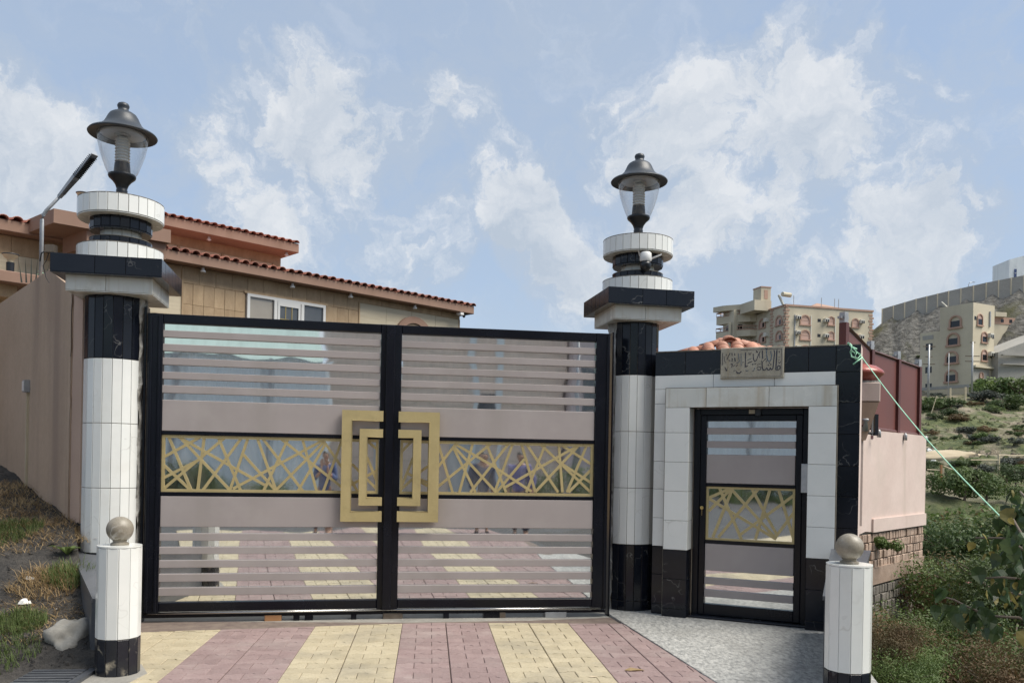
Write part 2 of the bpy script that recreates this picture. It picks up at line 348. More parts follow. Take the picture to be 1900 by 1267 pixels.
# ---------------------------------------------------------------- mesh helpers
class MB:
    def __init__(s): s.v = []; s.f = []
    def add(s, vs, fs):
        k = len(s.v); s.v += [tuple(p) for p in vs]; s.f += [tuple(i + k for i in f) for f in fs]; return s
    def box(s, x0, x1, y0, y1, z0, z1):
        return s.add([(x0, y0, z0), (x1, y0, z0), (x1, y1, z0), (x0, y1, z0), (x0, y0, z1), (x1, y0, z1), (x1, y1, z1), (x0, y1, z1)],
                     [(3, 2, 1, 0), (4, 5, 6, 7), (0, 1, 5, 4), (1, 2, 6, 5), (2, 3, 7, 6), (3, 0, 4, 7)])
    def bbox(s, x0, x1, y0, y1, z0, z1, b=.004):
        """box with its front (-y) edges bevelled"""
        return s.add([(x0, y1, z0), (x1, y1, z0), (x1, y1, z1), (x0, y1, z1),
                      (x0, y0 + b, z0), (x1, y0 + b, z0), (x1, y0 + b, z1), (x0, y0 + b, z1),
                      (x0 + b, y0, z0 + b), (x1 - b, y0, z0 + b), (x1 - b, y0, z1 - b), (x0 + b, y0, z1 - b)],
                     [(3, 2, 1, 0), (0, 1, 5, 4), (1, 2, 6, 5), (2, 3, 7, 6), (3, 0, 4, 7),
                      (4, 5, 9, 8), (5, 6, 10, 9), (6, 7, 11, 10), (7, 4, 8, 11), (8, 9, 10, 11)])
    def prism(s, pts, z0, z1, inset=0.0):
        """pts counter-clockwise"""
        n = len(pts)
        vs = [(p[0], p[1], z0) for p in pts] + [(p[0], p[1], z1 - inset) for p in pts]
        fs = [tuple(range(n - 1, -1, -1))] + [(i, (i + 1) % n, n + (i + 1) % n, n + i) for i in range(n)]
        if inset:
            cx = sum(p[0] for p in pts) / n; cy = sum(p[1] for p in pts) / n
            q = []
            for p in pts:
                d = math.hypot(p[0] - cx, p[1] - cy) or 1
                k = max(0, 1 - inset * 1.3 / d); q.append((cx + (p[0] - cx) * k, cy + (p[1] - cy) * k, z1))
            vs += q
            fs += [(n + i, n + (i + 1) % n, 2 * n + (i + 1) % n, 2 * n + i) for i in range(n)]
            fs.append(tuple(range(2 * n, 3 * n)))
        else: fs.append(tuple(range(n, 2 * n)))
        return s.add(vs, fs)
    def tube(s, pts, r, n=8, cap=True):
        pts = [Vector(p) for p in pts]
        rs = r if isinstance(r, (list, tuple)) else [r] * len(pts)
        vs = []; fs = []
        up = Vector((0, 0, 1))
        for i, p in enumerate(pts):
            t = (pts[min(i + 1, len(pts) - 1)] - pts[max(i - 1, 0)])
            if t.length < 1e-9: t = Vector((0, 0, 1))
            t.normalize()
            a = t.cross(up) if abs(t.dot(up)) < .95 else t.cross(Vector((1, 0, 0)))
            a.normalize(); b = t.cross(a)
            for k in range(n):
                an = 2 * math.pi * k / n
                vs.append(p + (a * math.cos(an) + b * math.sin(an)) * rs[i])
        for i in range(len(pts) - 1):
            for k in range(n):
                k2 = (k + 1) % n
                fs.append((i * n + k, i * n + k2, (i + 1) * n + k2, (i + 1) * n + k))
        if cap:
            fs.append(tuple(range(n - 1, -1, -1))); fs.append(tuple((len(pts) - 1) * n + k for k in range(n)))
        return s.add(vs, fs)
    def lathe(s, prof, n=32, c=(0, 0)):
        vs = []; fs = []
        for (r, z) in prof:
            for k in range(n):
                a = 2 * math.pi * k / n
                vs.append((c[0] + r * math.cos(a), c[1] + r * math.sin(a), z))
        for i in range(len(prof) - 1):
            for k in range(n):
                k2 = (k + 1) % n
                fs.append((i * n + k, i * n + k2, (i + 1) * n + k2, (i + 1) * n + k))
        if prof[0][0] > 0: fs.append(tuple(range(n - 1, -1, -1)))
        if prof[-1][0] > 0: fs.append(tuple((len(prof) - 1) * n + k for k in range(n)))
        return s.add(vs, fs)
    def disk_ring(s, r0, r1, z, n=32, up=True):
        vs = [(r0 * math.cos(2 * math.pi * k / n), r0 * math.sin(2 * math.pi * k / n), z) for k in range(n)] + \
             [(r1 * math.cos(2 * math.pi * k / n), r1 * math.sin(2 * math.pi * k / n), z) for k in range(n)]
        return s.add(vs, [(k, (k + 1) % n, n + (k + 1) % n, n + k) for k in range(n)])
    def strip(s, p, q, w, y0, y1):
        """flat bar in the local xz plane from p to q, width w, between depths y0 and y1"""
        d = Vector((q[0] - p[0], q[1] - p[1])); d.normalize(); nx, nz = -d.y * w / 2, d.x * w / 2
        c = [(p[0] + nx, p[1] + nz), (p[0] - nx, p[1] - nz), (q[0] - nx, q[1] - nz), (q[0] + nx, q[1] + nz)]
        return s.add([(x, y0, z) for x, z in c] + [(x, y1, z) for x, z in c],
                     [(0, 1, 2, 3), (7, 6, 5, 4), (0, 4, 5, 1), (1, 5, 6, 2), (2, 6, 7, 3), (3, 7, 4, 0)])
    def mesh(s, name, mat, smooth=False):
        me = bpy.data.meshes.new(name)
        me.from_pydata(s.v, [], s.f)
        if mat is not None: me.materials.append(M[mat] if isinstance(mat, str) else mat)
        if smooth:
            me.polygons.foreach_set('use_smooth', [True] * len(me.polygons))
        me.update()
        return me
    def build(s, name, mat, parent=None, smooth=False, loc=(0, 0, 0), rz=0.0, auto=None):
        me = s.mesh(name, mat, smooth)
        if auto is not None:
            bm = bmesh.new(); bm.from_mesh(me)
            bmesh.ops.recalc_face_normals(bm, faces=bm.faces)
            for ed in bm.edges:
                if len(ed.link_faces) == 2 and ed.calc_face_angle(0) > R(auto): ed.smooth = False
            for f_ in bm.faces: f_.smooth = True
            bm.to_mesh(me); bm.free()
        return put(name, me, parent, loc, rz)
def put(name, me, parent=None, loc=(0, 0, 0), rz=0.0, rot=None, scale=None):
    o = bpy.data.objects.new(name, me); COL.objects.link(o)
    if parent: o.parent = parent
    o.location = loc
    o.rotation_euler = rot if rot is not None else (0, 0, rz)
    if scale is not None: o.scale = scale
    return o
def tag(o, label=None, cat=None, group=None, kind=None):
    if label: o['label'] = label
    if cat: o['category'] = cat
    if group: o['group'] = group
    if kind: o['kind'] = kind
    return o
def thing(name, label, cat, loc=(0, 0, 0), rz=0.0, group=None):
    return tag(put(name, None, None, loc, rz), label, cat, group)
def structure(o, label=None, cat=None):
    return tag(o, label, cat, None, 'structure')
def copy_tree(o, parent=None):
    c = o.copy(); COL.objects.link(c); c.parent = parent
    for ch in list(o.children): copy_tree(ch, c)
    return c
_tc = {}
def tile(parent, x0, x1, z0, z1, y, mat, th=.012, name='tile', gap=.0035, axis='x', b=.0025):
    """a wall tile whose face stands at local y (facing -y)"""
    w, h = round(x1 - x0 - gap, 4), round(z1 - z0 - gap, 4)
    k = (w, h, mat, th)
    if k not in _tc:
        _tc[k] = MB().bbox(-w / 2, w / 2, 0, th, -h / 2, h / 2, b).mesh('tile', mat)
    return put(name, _tc[k], parent, ((x0 + x1) / 2, y, (z0 + z1) / 2))
def tile_face(parent, cx, cy, ang, d, z0, z1, edges, mat, th=.012):
    """a row of tiles on a face of a box: face centre direction ang (about z), distance d, tile joints at edges"""
    for a, b in zip(edges[:-1], edges[1:]):
        w, h = round(b - a - .0035, 4), round(z1 - z0 - .0035, 4)
        k = (w, h, mat, th)
        if k not in _tc: _tc[k] = MB().bbox(-w / 2, w / 2, 0, th, -h / 2, h / 2, .0025).mesh('tile', mat)
        m = (a + b) / 2
        lx, ly = m, -d
        put('tile', _tc[k], parent, (cx + lx * math.cos(ang) - ly * math.sin(ang), cy + lx * math.sin(ang) + ly * math.cos(ang), (z0 + z1) / 2), ang)
def ring(parent, r, n, z0, z1, mat, th=.012, off=0.0, skip=None, gap=.0055, name='tile'):
    """vertical tiles standing round a drum of radius r"""
    w = 2 * r * math.tan(math.pi / n) - gap; h = z1 - z0 - gap
    k = (round(w, 4), round(h, 4), mat, th)
    if k not in _tc: _tc[k] = MB().bbox(-w / 2, w / 2, 0, th, -h / 2, h / 2, .0022).mesh('tile', mat)
    for i in range(n):
        a = 2 * math.pi * i / n + off
        if skip and skip(a): continue
        put(name, _tc[k], parent, (math.sin(a) * r, -math.cos(a) * r, (z0 + z1) / 2), a)

def dirv(a): return Vector((math.cos(a), math.sin(a)))
def on(P, yaw, off, u, v):
    """local (x, z) where the line of sight through photo point (u, v) meets the upright plane
    through P with direction yaw, shifted back by off"""
    c, s = math.cos(yaw), math.sin(yaw)
    px, py = P[0] - s * off, P[1] + c * off
    d = ray(u, v)
    x = (d.x * py - px) / (c - d.x * s)
    Y = py + x * s
    return x, H + d.z * Y

# ================================================================ ground, road, terrain
g = MB().add([(-900, -900, -9), (900, -900, -9), (900, 1800, -9), (-900, 1800, -9)], [(0, 1, 2, 3)]).build('ground', 'soil')
structure(g, 'dark earth ground lying under the whole place')
rd = MB().add([(-60, -11.5, -.03), (2.75, -11.5, -.03), (9, -11.5, -.03), (9, -2.0, -.03), (2.75, -1.0, -.03), (2.75, 6.2, -.03), (-3.4, 6.3, -.03), (-14, 6.3, -.03), (-60, 0, -.03)],
              [(0, 1, 2, 3, 4, 5, 6, 7, 8)]).build('road', 'asphalt')
structure(rd, 'grey asphalt road passing in front of the gate')

# ---- driveway of keyed pavers in yellow and plum stripes
def clip(poly, a, b):
    """keep what lies left of the line a -> b"""
    o = []
    n = len(poly)
    def sd(p): return (b[0] - a[0]) * (p[1] - a[1]) - (b[1] - a[1]) * (p[0] - a[0])
    for i in range(n):
        p, q = poly[i], poly[(i + 1) % n]
        sp_, sq = sd(p), sd(q)
        if sp_ >= 0: o.append(p)
        if sp_ * sq < 0:
            t = sp_ / (sp_ - sq); o.append((p[0] + (q[0] - p[0]) * t, p[1] + (q[1] - p[1]) * t))
    return o
GL, GC, GR = (-3.478, 8.03), (-1.227, 8.488), (1.02, 8.815)
DP = R(5.6)
def drive_xy(q, l): return (q * math.cos(DP) - l * math.sin(DP), q * math.sin(DP) + l * math.cos(DP))
gate_line = [(-3.3, 8.02), (-2.4, 8.08), (-1.0, 8.20), (0.2, 8.44), (1.08, 8.68)]
bed = MB().add([(-3.6, 8.06, -.016), (-3.6, 8.0, -.016), (-2.9, 6.3, -.016), (-2.95, -1.6, -.016), (2.5, -1.6, -.016), (2.5, 6.0, -.016), (1.08, 8.72, -.016), (0.2, 8.46, -.016), (-1.0, 8.24, -.016)], [tuple(range(9))])
drv = structure(bed.build('driveway', 'joint'), 'stamped driveway of yellow and plum keyed pavers leading to the gate')
edges = [-3.40, -2.63, -1.85, -1.03, -.225, .60, 1.385, 2.17, 2.96]
cols = ['yellow_pave', 'yellow_pave', 'purple_pave', 'yellow_pave', 'purple_pave', 'yellow_pave', 'purple_pave', 'purple_pave']
PR = .150; A = .013
cand = []
for si, (e0, e1) in enumerate(zip(edges[:-1], edges[1:])):
    for hp in (0, 1):
        hw = (e1 - e0) / 2; x_a = e0 + hp * hw; L = hw / 1.5
        for row in range(-12, 62):
            odd = row % 2
            spans = [(0, L), (L, 2 * L)] if not odd else [(-L / 2, L / 2), (L / 2, 1.5 * L)]
            for bi, (b0, b1) in enumerate(spans):
                xm_, ym_ = (b0 + b1) / 2, (row + .5) * PR
                hl, hh = L / 2 - .0016, PR / 2 - .0030
                q1, q2 = L * .20, L * .30
                poly = [(-hl, -hh - A), (-q2, -hh - A), (-q1, -hh + A), (q1, -hh + A), (q2, -hh - A), (hl, -hh - A),
                        (hl, hh + A), (q2, hh + A), (q1, hh - A), (-q1, hh - A), (-q2, hh + A), (-hl, hh + A)]
                poly = [(xm_ + x, ym_ + y) for x, y in poly]
                lo_, hi_ = .0018 + (.002 if hp == 1 else .0), hw - .0018 - (.002 if hp == 0 else 0)
                cut = clip(clip(poly, (lo_, 1), (lo_, -1)), (hi_, -1), (hi_, 1)) if True else poly
                if len(cut) < 3: continue
                # where a control joint crosses the panel, the paving is cut straight
                poly = [(x_a + x, y) for x, y in cut]
                wp = [drive_xy(*p) for p in poly]
                ctr = (x_a + xm_, ym_)
                whole = True; q = wp
                lines = [((1.08, 8.68), (.2, 8.44)), ((.2, 8.44), (-1.0, 8.20)), ((-1.0, 8.20), (-2.4, 8.08)), ((-2.4, 8.08), (-3.6, 8.0)),
                         ((-3.60, 7.98), (-2.87, 6.3)), ((1.53, 6.0), (1.035, 8.75))]
                cyw = sum(p[1] for p in wp) / len(wp)
                use = lines if cyw > 6.25 else [((-2.93, 6.3), (-2.93, -1.6)), ((2.02, 3.3), (1.50, 6.2)), ((2.48, -1.6), (2.48, 6.2)), ((-3, -1.58), (3, -1.58))]
                for a, b in use:
                    q2_ = clip(q, a, b)
                    if len(q2_) < 3: q = []; break
                    if len(q2_) != len(q) or any(abs(x1 - x2) + abs(y1 - y2) > 1e-6 for (x1, y1), (x2, y2) in zip(q, q2_)): whole = False
                    q = q2_
                if not q: continue
                c = (sum(p[0] for p in q) / len(q), sum(p[1] for p in q) / len(q))
                cand.append((c, q, whole, cols[si], (odd, bi, hp, round(hw, 4)), ctr, c[1] > 5.9))
vis = sorted([k for k in cand if k[6] and k[2]], key=lambda k: k[0][1])
indiv = set(id(k) for k in vis[:290])
joined = {'yellow_pave': MB(), 'purple_pave': MB()}
pmesh = {}
for k in cand:
    c, q, whole, cm_, key, ctr, iv = k
    if id(k) in indiv:
        kk = (cm_, key)
        if kk not in pmesh:
            ca, sa = math.cos(-DP), math.sin(-DP)
            C0 = drive_xy(*ctr)
            pts = [((x - C0[0]) * ca - (y - C0[1]) * sa, (x - C0[0]) * sa + (y - C0[1]) * ca) for x, y in q]
            pmesh[kk] = MB().prism(pts, -.02, 0, .004).mesh('paver', cm_)
        C0 = drive_xy(*ctr)
        put('paver', pmesh[kk], drv, (C0[0], C0[1], rnd.uniform(-.0018, .0012)), DP, rot=(rnd.uniform(-.006, .006), rnd.uniform(-.008, .008), DP))
    else:
        joined[cm_].prism(q, -.02, rnd.uniform(-.0015, .001), .004)
for cm_, mb in joined.items():
    tag(mb.build('pavers', cm_, drv), kind='stuff')
# concrete strip under the gate, the pad of rough granite in front of the door
cs = MB().prism([(-3.62, 7.96), (-3.5, 8.0), (-2.4, 8.09), (-1.0, 8.21), (0.2, 8.45), (1.03, 8.70), (1.3, 8.85), (1.5, 9.6), (-3.9, 8.6)], -.09, -.022).build('concrete_strip', 'concrete')
structure(cs, 'bare concrete strip running under the closed gate')
pad = MB().prism([(1.0, 9.2), (1.045, 8.76), (1.515, 6.11), (2.02, 3.35), (2.7, 3.35), (2.64, 5.9), (3.1, 7.85), (3.35, 8.3), (1.5, 9.7)], -.10, .006, .004).build('granite_pad', 'granite')
structure(pad, 'rough grey granite apron in front of the small door')
# low step edge strip of the pad along the plum pavers
apron = MB().prism([(-3.08, 6.27), (-2.98, 5.5), (-2.80, 5.2), (-2.62, 5.7), (-2.6, 6.1), (-2.75, 6.35)], -.03, .004, .003).build('concrete_apron', 'concrete')
structure(apron, 'pale concrete skirt round the foot of the left bollard')

# ---- bank of dark gravel on the left
def bank_z(x, y):
    t = [(-99, -.06), (5.4, -.06), (6.0, .0), (7.0, .40), (8.0, .86), (11.0, 1.36), (16, 2.0), (40, 3.0)]
    z = t[-1][1]
    for (a, za), (b, zb) in zip(t[:-1], t[1:]):
        if a <= y < b: z = za + (zb - za) * (y - a) / (b - a); break
    side = max(0.0, (-3.4 - x)) * .015
    n = noise.noise(Vector((x * 1.3, y * 1.3, 0))) * .06 + noise.noise(Vector((x * 5, y * 5, 3))) * .022 + noise.noise(Vector((x * 17, y * 17, 3))) * .008
    return z + side + n * min(1, max(0, (y - 5.4)))
def wall_left_x(y):      # outer face of the low wall and, beyond it, the pillar
    return -3.09 - (y - 6.3) * .63 if y < 8 else -4.0
vs_, fs_ = [], []
NX, NY = 130, 130
for j in range(NY + 1):
    y = 4.6 + (15 - 4.6) * (j / NY) ** 1.25
    for i in range(NX + 1):
        x1 = (wall_left_x(max(y, 6.2)) + .03) if y < 8.3 else -3.8
        x = x1 - (i / NX) ** 1.3 * 9.0
        vs_.append((x, y, bank_z(x, y)))
for j in range(NY):
    for i in range(NX):
        a = j * (NX + 1) + i
        fs_.append((a, a + 1, a + NX + 2, a + NX + 1))
bank = MB().add(vs_, fs_).build('bank', 'soil', smooth=True)
structure(bank, 'sloping bank of dark volcanic gravel left of the gate')

def scatter_mesh(name, mat, pts, maker, label=None, cat=None, parent=None):
    mb = MB()
    for p in pts: maker(mb, p)
    o = mb.build(name, mat, parent)
    return tag(o, label, cat, kind='stuff')
def stone_mk(size):
    def f(mb, p):
        s_ = size * rnd.uniform(.4, 1.6)
        v = [Vector((rnd.uniform(.6, 1) * math.cos(a) * s_, rnd.uniform(.6, 1) * math.sin(a) * s_, 0)) + Vector(p) for a in (0, 1.3, 2.5, 3.8, 5.0)]
        t_ = [q + (Vector(p) - q) * .45 + Vector((0, 0, s_ * rnd.uniform(.3, .8))) for q in v]
        k = [tuple(q) for q in v] + [tuple(q) for q in t_]
        mb.add(k, [(i, (i + 1) % 5, 5 + (i + 1) % 5, 5 + i) for i in range(5)] + [(5, 6, 7, 8, 9)])
    return f
pts = []
for _ in range(5200):
    y = 5.6 + rnd.random() ** 1.3 * 6; x = wall_left_x(max(6.2, y)) - .03 - rnd.random() ** 1.2 * 5
    pts.append((x, y, bank_z(x, y) - .003))
scatter_mesh('gravel', 'soil', pts, stone_mk(.016), 'dark volcanic gravel strewn over the left bank', 'gravel')
def blade(mb, p, h, w, lean):
    a = rnd.uniform(0, 6.28); d = Vector((math.cos(a), math.sin(a), 0)); n_ = Vector((-d.y, d.x, 0))
    p = Vector(p); m_ = p + d * lean * .4 + Vector((0, 0, h * .6)); t_ = p + d * lean + Vector((0, 0, h * rnd.uniform(.75, 1)))
    mb.add([p - n_ * w, p + n_ * w, m_ + n_ * w * .7, m_ - n_ * w * .7, t_], [(0, 1, 2, 3), (3, 2, 4)])
def px_ground(u, v, zf, y0=4.0, y1=30.0):
    d = ray(u, v); Y = y0
    while Y < y1:
        if H + d.z * Y <= zf(d.x * Y, Y): break
        Y += .01
    return Vector((d.x * Y, Y, zf(d.x * Y, Y)))
def tuft(name, mat, u, v, n_, spread, h, w, lean, label, cat='grass', zf=bank_z):
    c = px_ground(u, v, zf); mb = MB()
    for _ in range(n_):
        a = rnd.uniform(0, 6.28); r_ = rnd.random() ** .6 * spread
        x, y = c.x + math.cos(a) * r_ * 1.3, c.y + math.sin(a) * r_
        blade(mb, (x, y, zf(x, y) - .01), h * rnd.uniform(.5, 1.2), w, lean * rnd.uniform(.5, 1.3))
    tag(mb.build(name, mat), label, cat, kind='stuff')
tuft('dry_grass', 'grass_dry', 50, 975, 3000, .62, .06, .0028, .13, 'straw dry grass lying over the bank below the tan wall')
tuft('dry_grass', 'grass_dry', 5, 920, 2200, .8, .08, .003, .14, 'tall dry grass at the left picture edge by the tan wall')
tuft('dry_grass', 'grass_dry', 85, 1085, 700, .22, .10, .003, .13, 'small straw tuft beside the low slate wall')
tuft('dry_grass', 'grass_dry', 40, 1150, 1100, .38, .045, .003, .1, 'thin dry grass on the lower bank above the drain')
tuft('green_grass', 'grass_green', 128, 1075, 420, .16, .14, .0035, .08, 'fresh green tuft at the foot of the low slate wall')
tuft('green_grass', 'grass_green', 35, 1160, 1100, .16, .09, .0025, .06, 'green grass clump low on the bank')
tuft('green_grass', 'grass_green', 8, 990, 1100, .26, .10, .0028, .06, 'green grass clump near the middle of the bank')
tuft('green_grass', 'grass_green', 0, 850, 900, .40, .40, .0045, .18, 'tall green grass in the corner against the tan wall')
tuft('green_grass', 'grass_green', 0, 1215, 500, .22, .09, .003, .06, 'short green grass at the lower left corner')
# broad leaved weed
wd = thing('weed', 'broad leaved green weed at the foot of the white pillar', 'weed', px_ground(125, 1030, bank_z))
for k in range(11):
    a = k * .63 + rnd.uniform(-.2, .2); ln = rnd.uniform(.09, .15)
    mb = MB(); n_ = 5; vv = []
    for i in range(n_ + 1):
        t = i / n_; wd_ = .024 * math.sin(math.pi * min(1, t * .92 + .06)); z = ln * (math.sin(t * 1.9) * .6)
        vv += [(t * ln, -wd_, z + .004), (t * ln, 0, z), (t * ln, wd_, z + .004)]
    ff = []
    for i in range(n_):
        b_ = i * 3; ff += [(b_, b_ + 3, b_ + 4, b_ + 1), (b_ + 1, b_ + 4, b_ + 5, b_ + 2)]
    mb.add(vv, ff).build('leaf', 'grass_green', wd, True, rz=a)
# litter
for (u, v, s_, lb) in [(55, 1075, .035, 'crumpled white paper scrap on the dark gravel'), (45, 1120, .045, 'pale flat stone among the dry grass'), (105, 1130, .02, 'small white chip on gravel beside the low wall')]:
    p = px_ground(u, v, bank_z); mb = MB(); stone_mk(s_)(mb, (0, 0, 0)); stone_mk(s_ * .6)(mb, (s_ * .7, .01, 0))
    tag(mb.build('litter', 'rockpile', None, loc=p), lb, 'litter')
# concrete rubble lump
def lump(name, mat, loc, sx, sy, sz, seed, seg=3, rough=.25, parent=None):
    bm = bmesh.new(); bmesh.ops.create_icosphere(bm, subdivisions=seg, radius=1)
    for v in bm.verts:
        n_ = noise.noise(v.co * 1.4 + Vector((seed, 0, 0))) * rough * 1.6 + noise.noise(v.co * 4 + Vector((seed, 5, 0))) * rough * .5
        v.co *= 1 + n_; v.co.x *= sx; v.co.y *= sy; v.co.z *= sz
    me = bpy.data.meshes.new(name); bm.to_mesh(me); bm.free(); me.materials.append(M[mat])
    for p_ in me.polygons: p_.use_smooth = seg > 3
    return put(name, me, parent, loc)
tag(lump('concrete_lump', 'concrete', (-3.36, 6.50, .12), .20, .24, .17, 5, 4, .30), 'rough lump of spilled concrete at the end of the low slate wall', 'concrete lump')
tag(lump('concrete_lump', 'concrete', (-3.52, 6.30, .05), .13, .12, .07, 8, 4, .3), 'smaller flat lump of spilled concrete above the drain grate', 'concrete lump')
# drain
dr = thing('drain_grate', 'rusty black drain grate with parallel bars at the lower left', 'drain', (-3.22, 6.24, .022), R(6)); dr.scale = (.45, 1, 1)
MB().box(-.42, .42, -.02, 0, -.05, .0).box(-.42, .42, -.62, -.60, -.05, 0).box(-.42, -.40, -.6, -.02, -.05, 0).box(.40, .42, -.6, -.02, -.05, 0).build('frame', 'slate', dr)
MB().box(-.40, .40, -.60, -.02, -.06, -.045).build('pit', 'void', dr)
barm = MB().box(-.4, .4, -.018, .018, -.02, .008).mesh('bar', 'slate')
for k in range(8): put('bar', barm, dr, (0, -.07 - k * .068, 0))
MB().prism([(.42, .03), (.42, -.7), (.54, -.7), (.54, .03)], -.05, .006).build('slate_edge', 'slate', dr)

# ---- low slate clad walls either side
def low_wall(name, pts, ztop, label):
    """pts ccw footprint; ztop per point"""
    n = len(pts)
    mb = MB().add([(x, y, -.08) for x, y in pts] + [(x, y, z - .03) for (x, y), z in zip(pts, ztop)],
                  [tuple(range(n - 1, -1, -1)), tuple(range(n, 2 * n))] + [(i, (i + 1) % n, n + (i + 1) % n, n + i) for i in range(n)])
    root = thing(name, label, 'low wall')
    mb.build('wall_body', 'slate', root)
    cx = sum(p[0] for p in pts) / n; cy = sum(p[1] for p in pts) / n
    o = [(cx + (x - cx) * 1.03, cy + (y - cy) * 1.01) for x, y in pts]
    MB().add([(x, y, z - .03) for (x, y), z in zip(o, ztop)] + [(x, y, z) for (x, y), z in zip(o, ztop)],
             [tuple(range(n - 1, -1, -1)), tuple(range(n, 2 * n))] + [(i, (i + 1) % n, n + (i + 1) % n, n + i) for i in range(n)]).build('coping', 'slate', root)
low_wall('low_wall', [(-3.10, 6.28), (-2.86, 6.28), (-3.62, 7.98), (-4.16, 8.02)], [.50, .50, .65, .67], 'low dark slate wall sloping from the left pillar down to its bollard')
low_wall('low_wall', [(2.24, 6.02), (2.46, 5.98), (3.36, 7.92), (3.02, 7.98)], [.66, .66, .80, .80], 'low dark slate wall between the small door and the right bollard')

# ================================================================ gate pillars
def pillar(loc, z0, top, lamp_h, label, skip_ring, side):
    root = thing('gate_pillar', label, 'pillar', (loc[0], loc[1], 0), R(11), 'tiled gate pillars')
    r = .268
    MB().lathe([(r - .009, -.06), (r - .009, top)], 40).build('core', 'grout', root, True)
    n = 20
    rows = [(-.03, z0 - .6, 'black'), (z0 - .6, z0, 'black'), (z0, z0 + .6, 'white'), (z0 + .6, z0 + 1.2, 'white'), (z0 + 1.2, z0 + 1.8, 'white'), (z0 + 1.8, top, 'black')]
    for a, b, mt in rows:
        if b - a > .02: ring(root, r, n, a, b, mt, skip=skip_ring)
    # rough mortar where the tiles stop beside the gate
    mb = MB()
    zs = [i * .07 for i in range(int((top + .05) / .07) + 1)]
    vv = []; a0 = side * R(74)
    for z in zs:
        for k in range(5):
            aa = a0 + side * (k - 1.6) * R(8) + noise.noise(Vector((z * 4, k * 1.3, 9))) * R(5)
            rr = r + .006 + noise.noise(Vector((z * 6, k * 2.1, side))) * .034
            vv.append((math.sin(aa) * rr, -math.cos(aa) * rr, z))
    mb.add(vv, [(i * 5 + k, i * 5 + k + 1, (i + 1) * 5 + k + 1, (i + 1) * 5 + k) for i in range(len(zs) - 1) for k in range(4)])
    mb.build('mortar_edge', 'mortar', root)
    # square caps
    cx, cy = (.03, 0)
    w1, z1, z2 = .37, top + .005, top + .145
    w2, z3 = .47, z2 + .165
    MB().box(cx - w1 + .012, cx + w1 - .012, cy - w1 + .012, cy + w1 - .012, z1, z2).build('lower_slab', 'grout', root)
    MB().box(cx - w2 + .012, cx + w2 - .012, cy - w2 + .012, cy + w2 - .012, z2 + .001, z3).build('upper_slab', 'grout', root)
    # tiled undersides
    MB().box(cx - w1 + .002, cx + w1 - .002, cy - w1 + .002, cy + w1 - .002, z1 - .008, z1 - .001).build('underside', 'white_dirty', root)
    MB().box(cx - w2 + .002, cx + w2 - .002, cy - w2 + .002, cy + w2 - .002, z2 - .006, z2 + .0005).build('underside', 'black', root)
    for k in range(4):
        ang = k * math.pi / 2
        def ed(w, n_): return [-w + 2 * w * i / n_ for i in range(n_ + 1)]
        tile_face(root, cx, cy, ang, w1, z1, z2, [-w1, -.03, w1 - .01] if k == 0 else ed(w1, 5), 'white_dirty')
        tile_face(root, cx, cy, ang, w2, z2, z3, [-w2, -.10, .16, w2] if k == 0 else ed(w2, 6), 'black')
    # drums
    cz = z3
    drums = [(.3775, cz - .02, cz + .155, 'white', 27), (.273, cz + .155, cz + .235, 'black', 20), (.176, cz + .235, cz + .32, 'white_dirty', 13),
             (.273, cz + .32, cz + .435, 'black', 20), (.3775, cz + .435, cz + .60, 'white', 27)]


    core = MB()
    for (rr, a, b, mt, nn) in drums:
        core.lathe([(rr - .012, a + .001), (rr - .012, b - .001)], 48)
    core_o = core.build('drum_core', 'grout', root, True, loc=(cx, cy, 0), auto=40)

    for (rr, a, b, mt, nn) in drums:
        w = 2 * rr * math.tan(math.pi / nn) - .006; h = b - a - .004
        k_ = (round(w, 4), round(h, 4), mt, 'drum')
        if k_ not in _tc: _tc[k_] = MB().bbox(-w / 2, w / 2, 0, .014, -h / 2, h / 2, .0022).mesh('tile', mt)
        for i in range(nn):
            a_ = 2 * math.pi * i / nn + .05
            put('drum_tile', _tc[k_], root, (cx + math.sin(a_) * rr, cy - math.cos(a_) * rr, (a + b) / 2), a_)
    # soffit tiles of the two overhanging drums: thin wedges
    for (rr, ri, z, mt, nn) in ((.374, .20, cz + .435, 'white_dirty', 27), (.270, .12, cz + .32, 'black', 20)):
        half = math.pi / nn * .97
        mb = MB().add([(math.sin(-half) * ri, -math.cos(half) * ri, 0), (math.sin(half) * ri, -math.cos(half) * ri, 0), (math.sin(half) * rr, -math.cos(half) * rr, 0), (math.sin(-half) * rr, -math.cos(half) * rr, 0),
                       (math.sin(-half) * ri, -math.cos(half) * ri, .008), (math.sin(half) * ri, -math.cos(half) * ri, .008), (math.sin(half) * rr, -math.cos(half) * rr, .008), (math.sin(-half) * rr, -math.cos(half) * rr, .008)],
                      [(0, 1, 2, 3), (7, 6, 5, 4), (0, 4, 5, 1), (1, 5, 6, 2), (2, 6, 7, 3), (3, 7, 4, 0)])
        me = mb.mesh('soffit_tile', mt)
        for i in range(nn): put('soffit_tile', me, root, (cx, cy, z - .009), 2 * math.pi * i / nn + .05)
    for z in (cz + .155, cz + .235, cz + .600):
        pass
    # brown bedding line round the top edges
    for (rr, z) in ((.3775, cz + .60), (.3775, cz + .155), (.273, cz + .235)):
        MB().lathe([(rr - .06, z - .004), (rr + .002, z - .002), (rr + .002, z + .004), (rr - .06, z + .005)], 48).build('edge_bedding', 'grout', root, True, loc=(cx, cy, 0))
    MB().lathe([(0.001, cz + .592), (.36, cz + .598)], 48).build('top_screed', 'concrete', root, loc=(cx, cy, 0))
    return root, Matrix.Rotation(R(11), 4, 'Z') @ Vector((cx, cy, 0)) + Vector((loc[0], loc[1], cz + .60))
